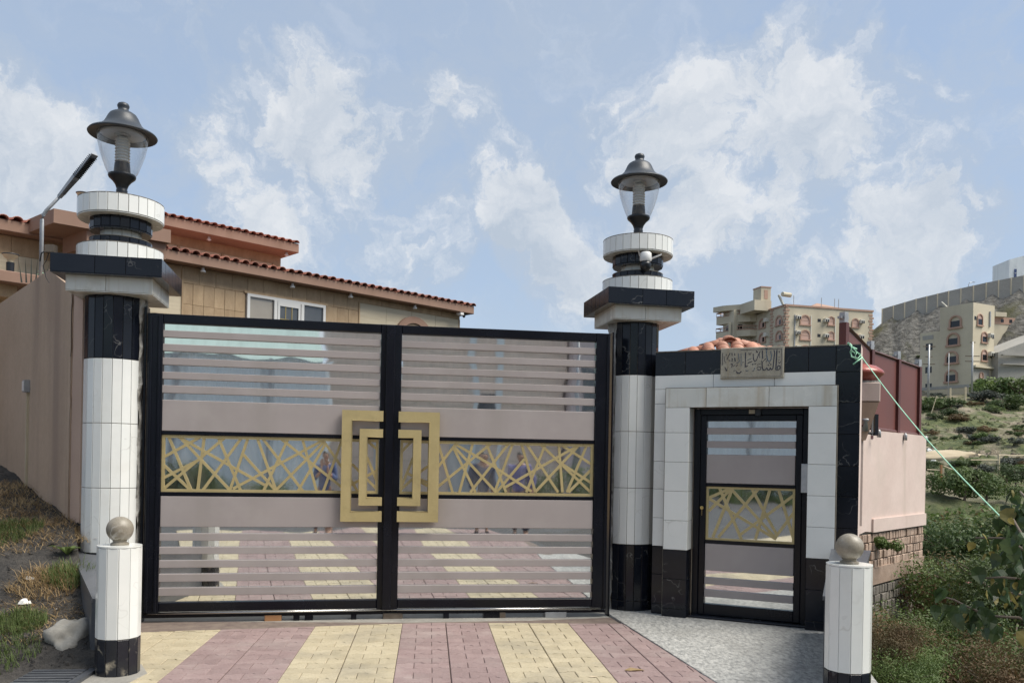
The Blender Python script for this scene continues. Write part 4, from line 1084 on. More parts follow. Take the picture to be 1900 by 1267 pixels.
# street lamp
slp = at(77, 500, 9.7)
sl = thing('street_lamp', 'thin galvanised street lamp with a slatted head leaning over the left pillar', 'street lamp', (slp.x, slp.y, 0))
def sl_at(u, v, Y=9.7): return at(u, v, Y) - Vector((slp.x, slp.y, 0))
MB().tube([sl_at(76, 520), sl_at(78, 408), sl_at(80, 400), sl_at(86, 391), sl_at(113, 363)], [.024, .022, .021, .020, .018], 10).build('pole', 'galv', sl, True)
pa, pb = sl_at(110, 366), sl_at(176, 287, 9.5)
hd = pb - pa; ln = hd.length
hr = put('head', MB().add([(0, -.035, -.02), (0, .035, -.02), (ln * .45, .06, -.025), (ln, .07, -.01), (ln, -.07, -.01), (ln * .45, -.06, -.025), (0, -.03, .025), (0, .03, .025), (ln * .45, .05, .035), (ln, .06, .012), (ln, -.06, .012), (ln * .45, -.05, .035)],
      [(0, 1, 2, 5), (5, 2, 3, 4), (6, 11, 8, 7), (11, 10, 9, 8), (0, 6, 7, 1), (1, 7, 8, 2), (2, 8, 9, 3), (3, 9, 10, 4), (4, 10, 11, 5), (5, 11, 6, 0)]).mesh('head', 'galv'), sl, pa)
hr.rotation_euler = hd.to_track_quat('X', 'Z').to_euler(); hr.scale = (1, .62, .8)
finm = MB().box(-.004, .004, -.062, .062, -.034, .040).mesh('fin', 'dark')
for k in range(14): put('fin', finm, hr, (ln * (.5 + k * .034), 0, -.004))
MB().box(ln * .1, ln * .42, -.03, .03, -.035, -.015).build('gear_box', 'ledhead', hr)
MB().tube([sl_at(78, 499), sl_at(72, 503), sl_at(80, 507), sl_at(70, 509), sl_at(79, 502)], .012, 6).build('rope_knot', 'rope', sl)

# ================================================================ villa
VP, VY = (-8.6, 14.1), R(44.2)
VO = .30
vil = thing('villa', 'two storey villa clad in brown and cream stone with a red tiled roof', 'house', (VP[0], VP[1], 0), VY)
def von(u, v, off=VO): return on(VP, VY, off, u, v)
xe = 10.35
MB().box(-9, xe, VO + .012, 9.5, -.1, 5.27).build('wall', 'stone_brown', vil)
# eave
MB().bbox(-9.3, 10.56, .0, .10, 5.26, 5.45, .01).build('fascia', 'plaster_fascia', vil)
MB().box(-9.3, 10.56, .10, VO + .1, 5.262, 5.30).box(10.35, 10.56, .10, 9.0, 5.262, 5.45).build('soffit', 'plaster_fascia', vil)
rf = MB().add([(-9.3, .0, 5.452), (10.56, .0, 5.452), (7.0, 4.5, 6.05), (-9.3, 4.5, 6.05), (10.56, 9.2, 5.452)], [(0, 1, 2, 3), (1, 4, 2)]).build('roof', 'rooftile', vil)
bts = barrel_mesh(.085, .42, 'rooftile', 'roof_tile', 6)
nt = 96
for k in range(nt):
    x = 10.50 - k * .205
    if x < -9.2: break
    for row in range(2):
        put('roof_tile', bts, rf, (x + rnd.uniform(-.006, .006), -.05 + row * .36, 5.455 + row * .05 + rnd.uniform(-.006, .006)), 0, rot=(R(7.5), 0, rnd.uniform(-.03, .03)))
# stone panels on the facade seen over the gate; joints recessed
def panels(x0, x1, z0, z1, nx, nz, mat, off, par, jit=0.0, nm='stone_panel'):
    for i in range(nx):
        for j in range(nz):
            a = x0 + (x1 - x0) * i / nx; b = x0 + (x1 - x0) * (i + 1) / nx
            c = z0 + (z1 - z0) * j / nz; d = z0 + (z1 - z0) * (j + 1) / nz
            w, h = round(b - a - .004, 4), round(d - c - .004, 4)
            k = (w, h, mat, 'pan')
            if k not in _tc: _tc[k] = MB().bbox(-w / 2, w / 2, 0, .02, -h / 2, h / 2, .003).mesh(nm, mat)
            put(nm, _tc[k], par, ((a + b) / 2, off - rnd.uniform(0, jit), (c + d) / 2))
xw0, zwt = von(457, 549); xw1, _ = von(602, 575)
xc0, zc = von(667, 566); xc1, _ = von(850, 593)
xl1, zl = von(338, 504)
zwt = 4.93
# left part
panels(-2.2, von(80, 430)[0], 4.93, 5.25, 6, 1, 'stone_brown', VO - .008, vil)
panels(-2.2, 1.2, 4.35, 4.93, 4, 1, 'stone_cream', VO - .010, vil)
panels(1.2, xl1, 3.6, 4.93, 2, 2, 'stone_cream', VO - .010, vil)
panels(1.2, xl1, 4.93, 5.25, 3, 1, 'stone_brown', VO - .008, vil)
panels(xl1, xw0 - .03, 3.7, 4.93, 6, 3, 'stone_brown', VO - .008, vil, .006)
panels(xl1, xc0, 4.93, 5.26, 12, 1, 'stone_brown', VO - .008, vil, .004)
panels(xw1 + .03, xc0, 3.7, 4.93, 3, 3, 'stone_brown', VO - .008, vil, .004)
panels(xc0, xe - .02, 5.12, 5.26, 5, 1, 'stone_brown', VO - .008, vil)
panels(xc0, xc1, 4.65, 5.12, 4, 1, 'stone_cream', VO - .012, vil)
panels(xc0, xc1, 3.7, 4.65, 4, 2, 'stone_cream', VO - .012, vil)
panels(xc1, xe - .002, 3.7, 5.12, 1, 2, 'stone_brown', VO - .010, vil)
MB().box(xl1 - .01, xl1 + .02, VO - .03, VO, 3.6, 5.2).build('pilaster_edge', 'stone_brown', vil)
MB().box(xc0 - .03, xc0 + .0, VO - .03, VO, 3.6, 5.15).build('pilaster_edge', 'stone_brown', vil)
# window with three lights
wz0, wz1 = 3.75, 4.92
win = MB().box(xw0, xw0 + .06, VO - .06, VO + .05, wz0, wz1).box(xw1 - .06, xw1, VO - .06, VO + .05, wz0, wz1).box(xw0 + .06, xw1 - .06, VO - .06, VO + .05, wz1 - .06, wz1)
xm0, xm1 = von(509, 575)[0], von(559, 575)[0]
for xx in (xm0, xm1): win.box(xx - .035, xx + .035, VO - .07, VO + .05, wz0, wz1 - .06)
win = win.build('window', 'white_frame', vil)
MB().box(xw0 + .06, xm0 - .05, VO - .02, VO - .01, wz0, wz1 - .06).build('pane', 'glass_tan', win)
MB().box(xm1 + .05, xw1 - .06, VO - .02, VO - .01, wz0, wz1 - .06).build('pane', 'glass_dark', win)
MB().box(xm0 + .10, xm1 - .10, VO - .035, VO - .025, wz0, wz1 - .16).build('pane', 'glass_dark', win)
MB().box(xm0 + .05, xm0 + .10, VO - .065, VO - .01, wz0, wz1 - .06).box(xm1 - .10, xm1 - .05, VO - .065, VO - .01, wz0, wz1 - .06).box(xm0 + .10, xm1 - .10, VO - .065, VO - .01, wz1 - .16, wz1 - .06).build('sash', 'white_frame', win)
for t in (.33, .67):
    xx = xm0 + .10 + (xm1 - xm0 - .2) * t
    MB().box(xx - .008, xx + .008, VO - .045, VO - .036, wz0, wz1 - .16).build('glazing_bar', 'brass', win)
MB().box(xm0 + .10, xm1 - .10, VO - .045, VO - .036, 4.48, 4.496).build('glazing_bar', 'brass', win)
MB().box(xw0 - .06, xw1 + .06, VO - .04, VO - .009, wz1 + .001, wz1 + .05).build('window_head', 'stone_brown', win)
# arched window, only its head shows over the gate
xa0, _ = von(730, 603); xa1, zat = von(800, 603); zat = von(765, 588)[1]
xm, ra = (xa0 + xa1) / 2, (xa1 - xa0) / 2
def arch_band(r0, r1, y0, y1, zc_, xm_, legs=1.0, n=14):
    vs = []; fs = []
    pts_ = [(-1, None)] + [(math.pi - math.pi * i / n, 1) for i in range(n + 1)] + [(1, None)]
    for s_, f in pts_:
        for r_ in (r0, r1):
            if f is None: x, z = xm_ + s_ * r_, zc_ - legs
            else: x, z = xm_ + math.cos(s_) * r_, zc_ + math.sin(s_) * r_
            vs += [(x, y0, z), (x, y1, z)]
    for i in range(len(pts_) - 1):
        a = i * 4; b = a + 4
        fs += [(a, a + 2, b + 2, b), (a + 2, a + 3, b + 3, b + 2), (a + 1, a, b, b + 1)]
    return MB().add(vs, fs)
zc_ = zat - ra
aw = arch_band(ra * .72, ra, VO - .09, VO, zc_, xm).build('arched_window', 'plaster_fascia', vil)
arch_band(ra * .60, ra * .70, VO - .05, VO, zc_, xm).build('inner_arch', 'stone_brown', aw)
MB().box(xm - ra * .6, xm + ra * .6, VO - .022, VO - .018, zc_ - 1, zc_ + ra * .5).build('pane', 'glass_dark', aw)
# eave lights and a camera at the corner
for (u, v) in [(378, 488), (544, 513), (652, 540), (771, 562)]:
    x, z = von(u, v, .12)
    e_ = MB().lathe([(.03, .045), (.03, .0), (.055, -.03), (.05, -.05), (0, -.055)], 12).build('eave_light', 'camwhite', vil, True, loc=(x, .14, 5.215))
x, z = von(852, 583, .1)
MB().box(-.05, .05, -.12, .02, -.03, .03).box(-.015, .015, .0, .1, .0, .06).build('corner_camera', 'camwhite', vil, loc=(x, .10, z))
MB().lathe([(.04, .05), (.04, -.02), (.02, -.05), (0, -.052)], 12).build('corner_camera', 'dark', vil, True, loc=(x + .14, .08, z - .02))
# upper storey
UP = at(300, 395, 20.0); UPP = (UP.x, UP.y); UZ = UP.z
uoff = -(UP.x - VP[0]) * math.sin(VY) + (UP.y - VP[1]) * math.cos(VY)     # local y of the upper eave
ux0 = (UP.x - VP[0]) * math.cos(VY) + (UP.y - VP[1]) * math.sin(VY)
ux1 = on(VP, VY, uoff, 555, 452)[0]
uw1 = on(VP, VY, uoff + .75, 521, 480)[0]
MB().box(ux0 - .5, uw1, uoff + .75, uoff + 6, 5.4, UZ - .26).build('upper_wall', 'stone_brown', vil)
MB().bbox(ux0 - .9, ux1, uoff, uoff + .10, UZ - .28, UZ - .05, .01).build('fascia', 'plaster_fascia', vil)
MB().box(ux0 - .9, ux1, uoff + .10, uoff + .9, UZ - .278, UZ - .24).box(ux1 - .15, ux1, uoff + .1, uoff + 6, UZ - .28, UZ - .05).build('soffit', 'plaster_fascia', vil)
urf = MB().add([(ux0 - .9, uoff, UZ - .045), (ux1, uoff, UZ - .045), (ux1 - 2.2, uoff + 2.4, UZ + .45), (ux0 + .9, uoff + 2.4, UZ + .45), (ux1, uoff + 6, UZ - .045), (ux0 - .9, uoff + 3.2, UZ + .45)], [(0, 1, 2, 3), (1, 4, 2), (0, 3, 5)]).build('upper_roof', 'rooftile', vil)
for k in range(44):
    x = ux1 - .1 - k * .205
    if x < ux0 - .85: break
    for row in range(3):
        put('roof_tile', bts, urf, (x, uoff - .06 + row * .36, UZ - .04 + row * .072 + rnd.uniform(-.006, .006)), 0, rot=(R(11), 0, rnd.uniform(-.03, .03)))
pz_a, pz_b = UZ - 1.35, UZ - .52
xs_ = [on(VP, VY, uoff + .74, u, 450)[0] for u in (270, 331, 413, 469, 508)]
for i, (a, b) in enumerate(zip(xs_[:-1], xs_[1:])):
    panels(a + .03, b - .03, pz_a, pz_b, 2 if i < 2 else 1, 1, 'stone_cream' if i % 2 else 'stone_cream', uoff + .735, vil)
    MB().box(b - .035, b + .035, uoff + .70, uoff + .75, pz_a, pz_b).build('upright_moulding', 'stone_brown', vil)
for (u, v) in [(388, 438), (532, 466)]:
    x, z = on(VP, VY, uoff + .2, u, v)
    MB().lathe([(.035, .05), (.035, .0), (.06, -.03), (0, -.06)], 12).build('eave_light', 'camwhite', vil, True, loc=(x, uoff + .2, UZ - .33))
# porch canopy poking forward behind the left pillar
def wpoly(root, pts_):
    r_ = root.matrix_basis.inverted() if False else Matrix.LocRotScale(root.location, root.rotation_euler.to_quaternion(), None).inverted()
    return [tuple((r_ @ Vector((x, y, 0))).xy) for x, y in pts_]
cpt = wpoly(vil, [(-8.35, 14.45), (-7.52, 13.75), (-6.1, 14.95), (-6.85, 15.8)])
MB().prism(cpt, 5.30, 5.53).build('porch_slab', 'plaster_fascia', vil)
cpt = wpoly(vil, [(-7.9, 14.75), (-7.18, 14.15), (-6.2, 15.0), (-6.85, 15.75)])
MB().prism(cpt, 5.02, 5.30).build('porch_beam', 'plaster_fascia', vil)
MB().prism(wpoly(vil, [(-7.35, 14.75), (-7.05, 14.5), (-6.75, 14.75), (-7.05, 15.0)]), 1.0, 5.02).build('porch_column', 'plaster_fascia', vil)
# roof terrace edge at the far left
tx1 = on(VP, VY, -1.6, 74, 520)[0]
zt_ = on(VP, VY, -1.6, 0, 500)[1]
MB().bbox(-7, tx1, -1.6, .28, zt_ - .17, zt_, .01).build('terrace_slab', 'plaster_fascia', vil)
MB().box(-7, tx1 - .25, -1.35, .28, zt_ - .36, zt_ - .171).build('terrace_beam', 'stone_brown', vil)
MB().box(-7, tx1 - .9, -1.0, .28, 1.0, zt_ - .361).build('terrace_wall', 'plaster_fascia', vil)
def bowl_lamp(p, label):
    r_ = thing('terrace_lamp', label, 'lamp', p, 0, 'bowl lamps on the villa')
    MB().lathe([(.055, .0), (.058, .17), (.04, .175)], 16).build('body', 'dark', r_, True, auto=40)
    MB().lathe([(.04, .175), (.05, .22), (.09, .25), (.11, .285), (.0, .288)], 20).build('bowl', 'cream_post', r_, True, auto=50)
    MB().lathe([(.0, .287), (.115, .286), (.12, .30), (.0, .315)], 20).build('lid', 'hat', r_, True)
p_ = at(19, 502, 13.0); bowl_lamp((p_.x, p_.y, zt_), 'small dark and cream bowl lamp standing on the villa terrace edge')
p_ = at(155, 362, 14.4); bowl_lamp((p_.x, p_.y, p_.z - .27), 'small bowl lamp on the porch roof, peeping past the left pillar top')
MB().box(-.03, .03, -.03, .03, -.6, 0).build('lamp_stalk', 'plaster_fascia', vil, loc=(0, 0, 0)).location = tuple((Matrix.LocRotScale(vil.location, vil.rotation_euler.to_quaternion(), None).inverted() @ Vector((p_.x, p_.y, p_.z - .27))))
al = thing('aloe_plant', 'spiky aloe plant behind the peak of the tan wall', 'plant', at(58, 512, 12.6))
for k, (dx, h_) in enumerate([(-.14, .22), (-.07, .27), (.0, .30), (.07, .29), (.14, .26), (.20, .20)]):
    MB().add([(dx - .014, 0, -.1), (dx + .014, 0, -.1), (dx * 1.35, 0, h_), (dx, .02, -.1)], [(0, 1, 2), (1, 3, 2), (3, 0, 2)]).build('leaf', 'leaf_grey', al)

# ================================================================ right side: retaining wall, terrace, red fence, pier
RA, RB = Vector((4.20, 11.35)), Vector((7.14, 14.6))
RD = (RB - RA).normalized(); RY = math.atan2(RD.y, RD.x); RL = (RB - RA).length
rw = thing('retaining_wall', 'pink rendered wall over bare hollow blocks dropping to the valley', 'wall', (RA.x, RA.y, 0), RY)
def rwz(x): return 2.13
# render (visible face at local y = 0 facing -y)
mb = MB(); xs_ = [.12 + (RL - .12) * i / 24 for i in range(25)]
vs = []
for x in xs_:
    zb_ = .60 + noise.noise(Vector((x * 2.2, 0, 0))) * .05
    vs += [(x, 0, zb_), (x, 0, rwz(x) + noise.noise(Vector((x * 3, 5, 0))) * .012), (x, .22, rwz(x)), (x, .22, zb_), (x, .0, zb_)]
fs = []
for i in range(24):
    a, b = i * 5, i * 5 + 5
    fs += [(a, b, b + 1, a + 1), (a + 1, b + 1, b + 2, a + 2), (a + 3, b + 3, b, a)]
fs += [(24 * 5, 24 * 5 + 3, 24 * 5 + 2, 24 * 5 + 1)]
mb.add(vs, fs).build('render', 'pink', rw)
MB().box(1.8, RL - .02, -.03, -.001, .60, .80).build('thick_render', 'pink', rw)

MB().box(.1, RL, .035, .25, -3.2, .62).build('block_core', 'grout', rw)
MB().box(.15, RL - .005, -.005, .04, -.20, .06).build('beam', 'cblock_pink', rw)
bkm = {}
cnt = 0
restmb = {'cblock': MB(), 'cblock_pink': MB()}
rowh = .135
for r_ in range(24):
    z1 = .58 - r_ * rowh
    if -.21 < z1 - rowh / 2 < .05: continue
    mt = 'cblock_pink' if z1 > .0 else 'cblock'
    x = .12 + rnd.uniform(0, .1)
    while x < RL - .1:
        w = rnd.choice((.08, .10, .13))
        if x + w > RL: w = RL - x
        if rnd.random() < .985:
            dy = rnd.uniform(-.012, .022)
            if x > 1.3 and cnt < 295 and z1 > -1.9 and w in (.08, .10, .13):
                k = (w, mt)
                if k not in bkm: bkm[k] = MB().bbox(-w / 2 + .008, w / 2 - .008, 0, .06, -rowh / 2 + .008, rowh / 2 - .008, .008).mesh('block', mt)
                put('block', bkm[k], rw, (x + w / 2, dy, z1 - rowh / 2), 0, rot=(rnd.uniform(-.03, .03), rnd.uniform(-.03, .03), 0)); cnt += 1
            else: restmb[mt].bbox(x + .008, x + w - .008, dy, dy + .06, z1 - rowh + .008, z1 - .008, .008)
        x += w
for mt, m_ in restmb.items():
    if m_.v: tag(m_.build('blocks', mt, rw), kind='stuff')
MB().prism([(4.25, 11.5), (RB.x - .05, RB.y), (6.9, 16.5), (3.2, 16.5)], 1.2, 2.05).build('terrace_fill', 'concrete', rw).matrix_parent_inverse = Matrix.LocRotScale(rw.location, rw.rotation_euler.to_quaternion(), None).inverted()
# red sheet fence
fpts = [Vector((3.55, 9.5)) * 1.025, Vector((3.96, 10.2)) * 1.025, Vector((5.2, 12.37)) * 1.025, Vector((6.97, 14.6)) * 1.02]
rfn = thing('red_fence', 'dark red sheet metal fence with steel posts on the pink wall', 'fence', (fpts[1].x, fpts[1].y, 0))
def lw(p, z): return (p.x - fpts[1].x, p.y - fpts[1].y, z)
ztop = 3.29
for a, b, za, zb_ in ((fpts[1], fpts[2], 3.33, 3.31), (fpts[2], fpts[2].lerp(fpts[3], .52), 3.31, 3.32), (fpts[2].lerp(fpts[3], .52), fpts[3], 3.32, 3.33)):
    n_ = Vector((-(b - a).y, (b - a).x)).normalized() * .012
    q = [a - n_, b - n_, b + n_, a + n_]
    MB().add([lw(p, 2.10) for p in q] + [lw(q[0], za), lw(q[1], zb_), lw(q[2], zb_), lw(q[3], za)], [(0, 1, 5, 4), (1, 2, 6, 5), (2, 3, 7, 6), (3, 0, 4, 7), (4, 5, 6, 7)]).build('sheet', 'redmetal', rfn)
    d_ = (b - a).normalized(); nn = Vector((d_.y, -d_.x))
    MB().tube([lw(a + nn * .02, za + .01), lw(b + nn * .02, zb_ + .01)], .022, 4).build('top_rail', 'redpost', rfn)
    MB().tube([lw(a + nn * .02, 2.16), lw(b + nn * .02, 2.16)], .03, 4).build('foot_rail', 'redpost', rfn)
for p, zt2 in ((fpts[1], 3.35), (fpts[2], 3.33), (fpts[2].lerp(fpts[3], .52), 3.34), (fpts[3], 3.35)):
    MB().box(-.045, .045, -.06, .03, 2.0, zt2).build('post', 'redpost', rfn, loc=lw(p, 0), rz=R(45))
    MB().box(-.035, .035, -.05, .03, zt2, zt2 + .13).box(-.07, .07, -.03, .03, zt2 + .05, zt2 + .08).build('post_cap', 'galv', rfn, loc=lw(p, 0), rz=R(30))
    MB().lathe([(.03, 0), (.03, .08), (.018, .11), (0, .12)], 10).build('anchor', 'galv', rfn, True, loc=lw(p + Vector((.10, -.14)), 2.02))
# corner pier with glazed red dome
PS = 1.34
pc = at(1601, 715, 12.0)
pier = thing('wall_pier', 'pink corbelled wall pier topped by a glazed red dome', 'pier', (pc.x, pc.y, H + (1.86 - H) * PS), R(-12))
pier.scale = (PS, PS, PS)
MB().bbox(-.35, .145, -.15, .35, .40, .60, .008).build('block', 'pink', pier)
MB().add([(-.35, -.10, 0), (.02, -.10, 0), (.02, .3, 0), (-.35, .3, 0), (-.35, -.145, .395), (.135, -.145, .395), (.135, .35, .395), (-.35, .35, .395)],
         [(0, 1, 5, 4), (1, 2, 6, 5), (2, 3, 7, 6), (3, 0, 4, 7), (0, 3, 2, 1)]).build('corbel', 'plaster_tan', pier)
MB().lathe([(.0, .615), (.15, .615), (.17, .63), (.24, .695), (.25, .715), (.235, .74), (.17, .785), (.08, .81), (0, .815)], 28, (-.03, .05)).build('dome', 'bowl', pier, True, auto=60)
MB().box(-.3, .15, -.13, .33, .601, .622).build('mortar_bed', 'mortar', pier)
MB().box(-.34, .0, -.08, .28, -.9, -.001).build('shaft', 'pink', pier)
vb = thing('valve', 'small galvanised valve and pipes on top of the pink wall', 'valve', at(1604, 786, 11.9)); vb.scale = (1.36,) * 3
MB().lathe([(.05, -.08), (.05, .02), (.06, .03), (.06, .05), (.02, .06), (0, .061)], 14).build('body', 'galv', vb, True)
MB().tube([(-.15, 0, -.05), (-.03, 0, -.09), (.1, 0, -.10)], .014, 8).build('pipe', 'dark', vb)
MB().tube([(.08, 0, -.12), (.08, 0, .08)], .012, 8).build('pipe', 'galv', vb)
sl2 = MB().box(.10, .135, -.02, .02, -.12, .10).build('stub', 'dark', vb)

# ---- green rope
rp0 = at(1598, 652, 7.95)
rp = thing('rope', 'green nylon rope knotted to the portal corner and stretched down to the shrub', 'rope', rp0)
def rpp(u, v, Y): return at(u, v, Y) - rp0
pts_ = [rpp(1576, 640, 8.0), rpp(1585, 648, 7.93), rpp(1600, 664, 7.90)]
end = at(1866, 968, 5.4) - rp0
a_ = rpp(1600, 664, 7.9)
for i in range(1, 25):
    t = i / 24; p = a_.lerp(end, t); p.z -= .06 * math.sin(math.pi * t); pts_.append(p)
MB().tube(pts_, .0046, 6).build('strand', 'rope', rp, True)
kn = [(1576, 637), (1580, 641), (1579, 650), (1586, 655), (1589, 647), (1582, 644), (1578, 652), (1580, 662), (1592, 665), (1597, 658), (1590, 654), (1585, 664), (1594, 669), (1600, 663), (1588, 672), (1583, 676)]
MB().tube([rpp(u, v, 7.9 - .012 * (i % 3)) for i, (u, v) in enumerate(kn)], .0075, 6).build('knot', 'rope', rp, True)
MB().tube([rpp(1574, 636, 8.02), rpp(1573, 640, 8.12)], .008, 6).build('tail', 'rope', rp)

# ================================================================ terrain on the right
prof_ = [(-30, -2.0), (4, -2.4), (8, -2.3), (12, -2.6), (18, -3.2), (26, -3.2), (38, -2.2), (50, -.6), (60, .4), (72, 2.2), (80, 3.5), (90, 4.4), (97, 6.8), (110, 8.8), (120, 10.6), (135, 13.0), (147, 14.2), (153, 16.5)]
def lerp_tab(t, x):
    if x <= t[0][0]: return t[0][1]
    for (a, za), (b, zb_) in zip(t[:-1], t[1:]):
        if x < b: return za + (zb_ - za) * (x - a) / (b - a)
    return t[-1][1]
def sstep(a, b, x):
    t = min(1, max(0, (x - a) / (b - a))); return t * t * (3 - 2 * t)
# the block wall along the hill crest: photo foot line -> place
crest = []
for (u, v, Y) in [(1560, 625, 176), (1618, 612, 174), (1637, 593, 172), (1700, 575, 168), (1760, 561, 164), (1830, 546, 160), (1900, 533, 156), (2000, 512, 151)]:
    crest.append(at(u, v, Y))
def crest_at(r):
    cs_ = [(c.x / c.y, c) for c in crest]
    if r <= cs_[0][0]: return cs_[0][1].y, cs_[0][1].z - (cs_[0][0] - r) * 250
    for (a, ca), (b, cb) in zip(cs_[:-1], cs_[1:]):
        if r < b:
            t = (r - a) / (b - a); return ca.y + (cb.y - ca.y) * t, ca.z + (cb.z - ca.z) * t
    return cs_[-1][1].y, cs_[-1][1].z
def edge_x(y):
    if y < 5.9: return 2.62
    if y < RA.y: return 2.62 + (y - 5.9) * .30
    return RA.x + .06 + (y - RA.y) * RD.x / RD.y if y < RB.y else RB.x - (y - RB.y) * .2
def terr(x, y):
    d = x - edge_x(y)
    base = lerp_tab(prof_, y)
    r = x / max(y, 1)
    if y > 60:
        ydist, zc = crest_at(r)
        f = y / ydist
        if f > .935:
            zb_ = lerp_tab(prof_, ydist * .935)
            if f < 1:
                t = (f - .935) / .065
                base = zb_ + (zc - zb_) * (t ** .75) 
            else: base = zc - .3
    n = noise.noise(Vector((x * .11, y * .11, 0))) * 1.1 * min(1, y / 45) + noise.noise(Vector((x * .45, y * .45, 2))) * .35 * min(1, y / 15) + noise.noise(Vector((x * 1.6, y * 1.6, 2))) * .12
    if y > 100 and y / crest_at(r)[0] > .94 and y / crest_at(r)[0] < .995:
        n += noise.noise(Vector((x * .9, y * .9, lerp_tab(prof_, y)))) * 1.3 + abs(noise.noise(Vector((x * .3, y * .25, 7)))) * 2.2 - .6
        n *= .9
    if y > 60 and y / crest_at(r)[0] >= .99: n *= .1
    z = base + n
    # fall off on the far left behind the apartment block, hidden from the gate
    z = z * sstep(.30, .42, r) + (-3.5) * (1 - sstep(.30, .42, r)) if y > 40 else z
    w = sstep(0.0, .8, d)
    return -.12 * (1 - w) + z * w if y < 8.3 else (z if d > -3 else z)
vs, fs = [], []
NR, NYY = 190, 250
ys = [-14 + 20 * (j / 50) for j in range(50)] + [6 * (200 / 6) ** (k / (NYY - 50)) for k in range(NYY - 50 + 1)]
for y in ys:
    x0 = edge_x(y) if y < 16 else max(.2 * y, 2.0)
    x0 = edge_x(y) if y < RB.y + 1 else edge_x(y) - (edge_x(y) - .24 * y) * sstep(15.6, 30, y)
    x1 = max(1.0 * abs(y), 26) + 4
    for i in range(NR + 1):
        t = i / NR
        x = x0 + (x1 - x0) * (t ** (1.5 if y < 20 else 1.0))
        vs.append((x, y, terr(x, y)))
for j in range(len(ys) - 1):
    for i in range(NR):
        a = j * (NR + 1) + i
        fs.append((a, a + 1, a + NR + 2, a + NR + 1))
def hill_mat():
    m = bpy.data.materials.new('hillside'); m.use_nodes = True
    n, l = m.node_tree.nodes, m.node_tree.links
    b = n['Principled BSDF']; b.inputs['Roughness'].default_value = .95
    tc_ = n.new('ShaderNodeTexCoord')
    def nz(sc, det=6, st=(1, 1, 1), off=0.0):
        mp = n.new('ShaderNodeMapping'); mp.inputs['Scale'].default_value = st; mp.inputs['Location'].default_value = (off, off, 0); l.new(tc_.outputs['Object'], mp.inputs['Vector'])
        x = n.new('ShaderNodeTexNoise'); x.inputs['Scale'].default_value = sc; x.inputs['Detail'].default_value = det; x.inputs['Roughness'].default_value = .65; l.new(mp.outputs[0], x.inputs['Vector']); return x.outputs['Fac']
    def ramp(f, a, b_):
        r_ = n.new('ShaderNodeMapRange'); r_.inputs[1].default_value = a; r_.inputs[2].default_value = b_; l.new(f, r_.inputs[0]); return r_.outputs[0]
    def mix(f, c1, c2):
        m_ = n.new('ShaderNodeMixRGB'); l.new(f, m_.inputs[0])
        for i, c in ((1, c1), (2, c2)):
            if isinstance(c, tuple): m_.inputs[i].default_value = (*c, 1)
            else: l.new(c, m_.inputs[i])
        return m_.outputs[0]
    earth = mix(ramp(nz(.5, 8), .35, .65), (.14, .115, .075), (.30, .255, .185))
    earth = mix(ramp(nz(3.5, 5), .5, .75), earth, (.36, .32, .25))
    green = mix(ramp(nz(1.2, 5, off=7), .4, .6), (.055, .075, .024), (.13, .145, .055))
    c = mix(ramp(nz(.16, 7, off=30), .46, .58), green, earth)
    rock = mix(ramp(nz(.8, 9, (1, 1, 2.2)), .36, .64), (.085, .08, .068), (.27, .255, .225))
    rock = mix(ramp(nz(.13, 5, off=11), .52, .62), rock, (.12, .115, .06))
    sx = n.new('ShaderNodeSeparateXYZ'); l.new(tc_.outputs['Object'], sx.inputs[0])
    c = mix(ramp(sx.outputs['Z'], 15.0, 18.5), c, rock)
    lo = n.new('ShaderNodeMapRange'); lo.inputs[1].default_value = 38; lo.inputs[2].default_value = 62; l.new(sx.outputs['Y'], lo.inputs[0])
    dk = mix(ramp(nz(1.5, 6, off=3), .4, .6), (.045, .062, .020), (.095, .10, .04))
    c = mix(lo.outputs[0], dk, c)
    l.new(c, b.inputs['Base Color'])
    bp = n.new('ShaderNodeBump'); bp.inputs['Strength'].default_value = 1.0; bp.inputs['Distance'].default_value = .7
    l.new(nz(1.0, 9), bp.inputs['Height']); l.new(bp.outputs[0], b.inputs['Normal'])
    return m
M['hill'] = hill_mat()
structure(MB().add(vs, fs).build('hillside', 'hill', smooth=True), 'valley and rocky hillside rising on the right')

# crest wall
cw = thing('crest_wall', 'long grey block wall along the crest of the rocky hill', 'wall', crest[2])
cpts = [c for c in crest[2:]]
for a, b in zip(cpts[:-1], cpts[1:]):
    hgt = 2.2
    q = [a, b, b + Vector((.3, .6, 0)), a + Vector((.3, .6, 0))]
    MB().add([tuple(p - crest[2] + Vector((0, 0, -1.5))) for p in q] + [tuple(p - crest[2] + Vector((0, 0, hgt))) for p in q], [(0, 1, 5, 4), (1, 2, 6, 5), (2, 3, 7, 6), (3, 0, 4, 7), (4, 5, 6, 7)]).build('wall_section', 'block', cw)
    for k in range(3):
        p = a.lerp(b, k / 3) - crest[2]
        MB().box(-.14, .14, -.05, .1, -1.0, hgt + .02).build('pillar', 'apart', cw, loc=p)
wb = thing('white_house', 'white house with a blue window above the crest wall', 'house', at(1872, 522, 172))
MB().add([(0, 0, -6), (9, -2, -6), (9, 6, -6), (0, 6, -6), (0, 0, 4.4), (2.2, -.4, 5.0), (9, -2, 7.0), (9, 6, 7), (0, 6, 4.4)], [(0, 1, 6, 5, 4), (1, 2, 7, 6), (3, 0, 4, 8), (4, 5, 6, 7, 8)]).build('wall', 'corr', wb)
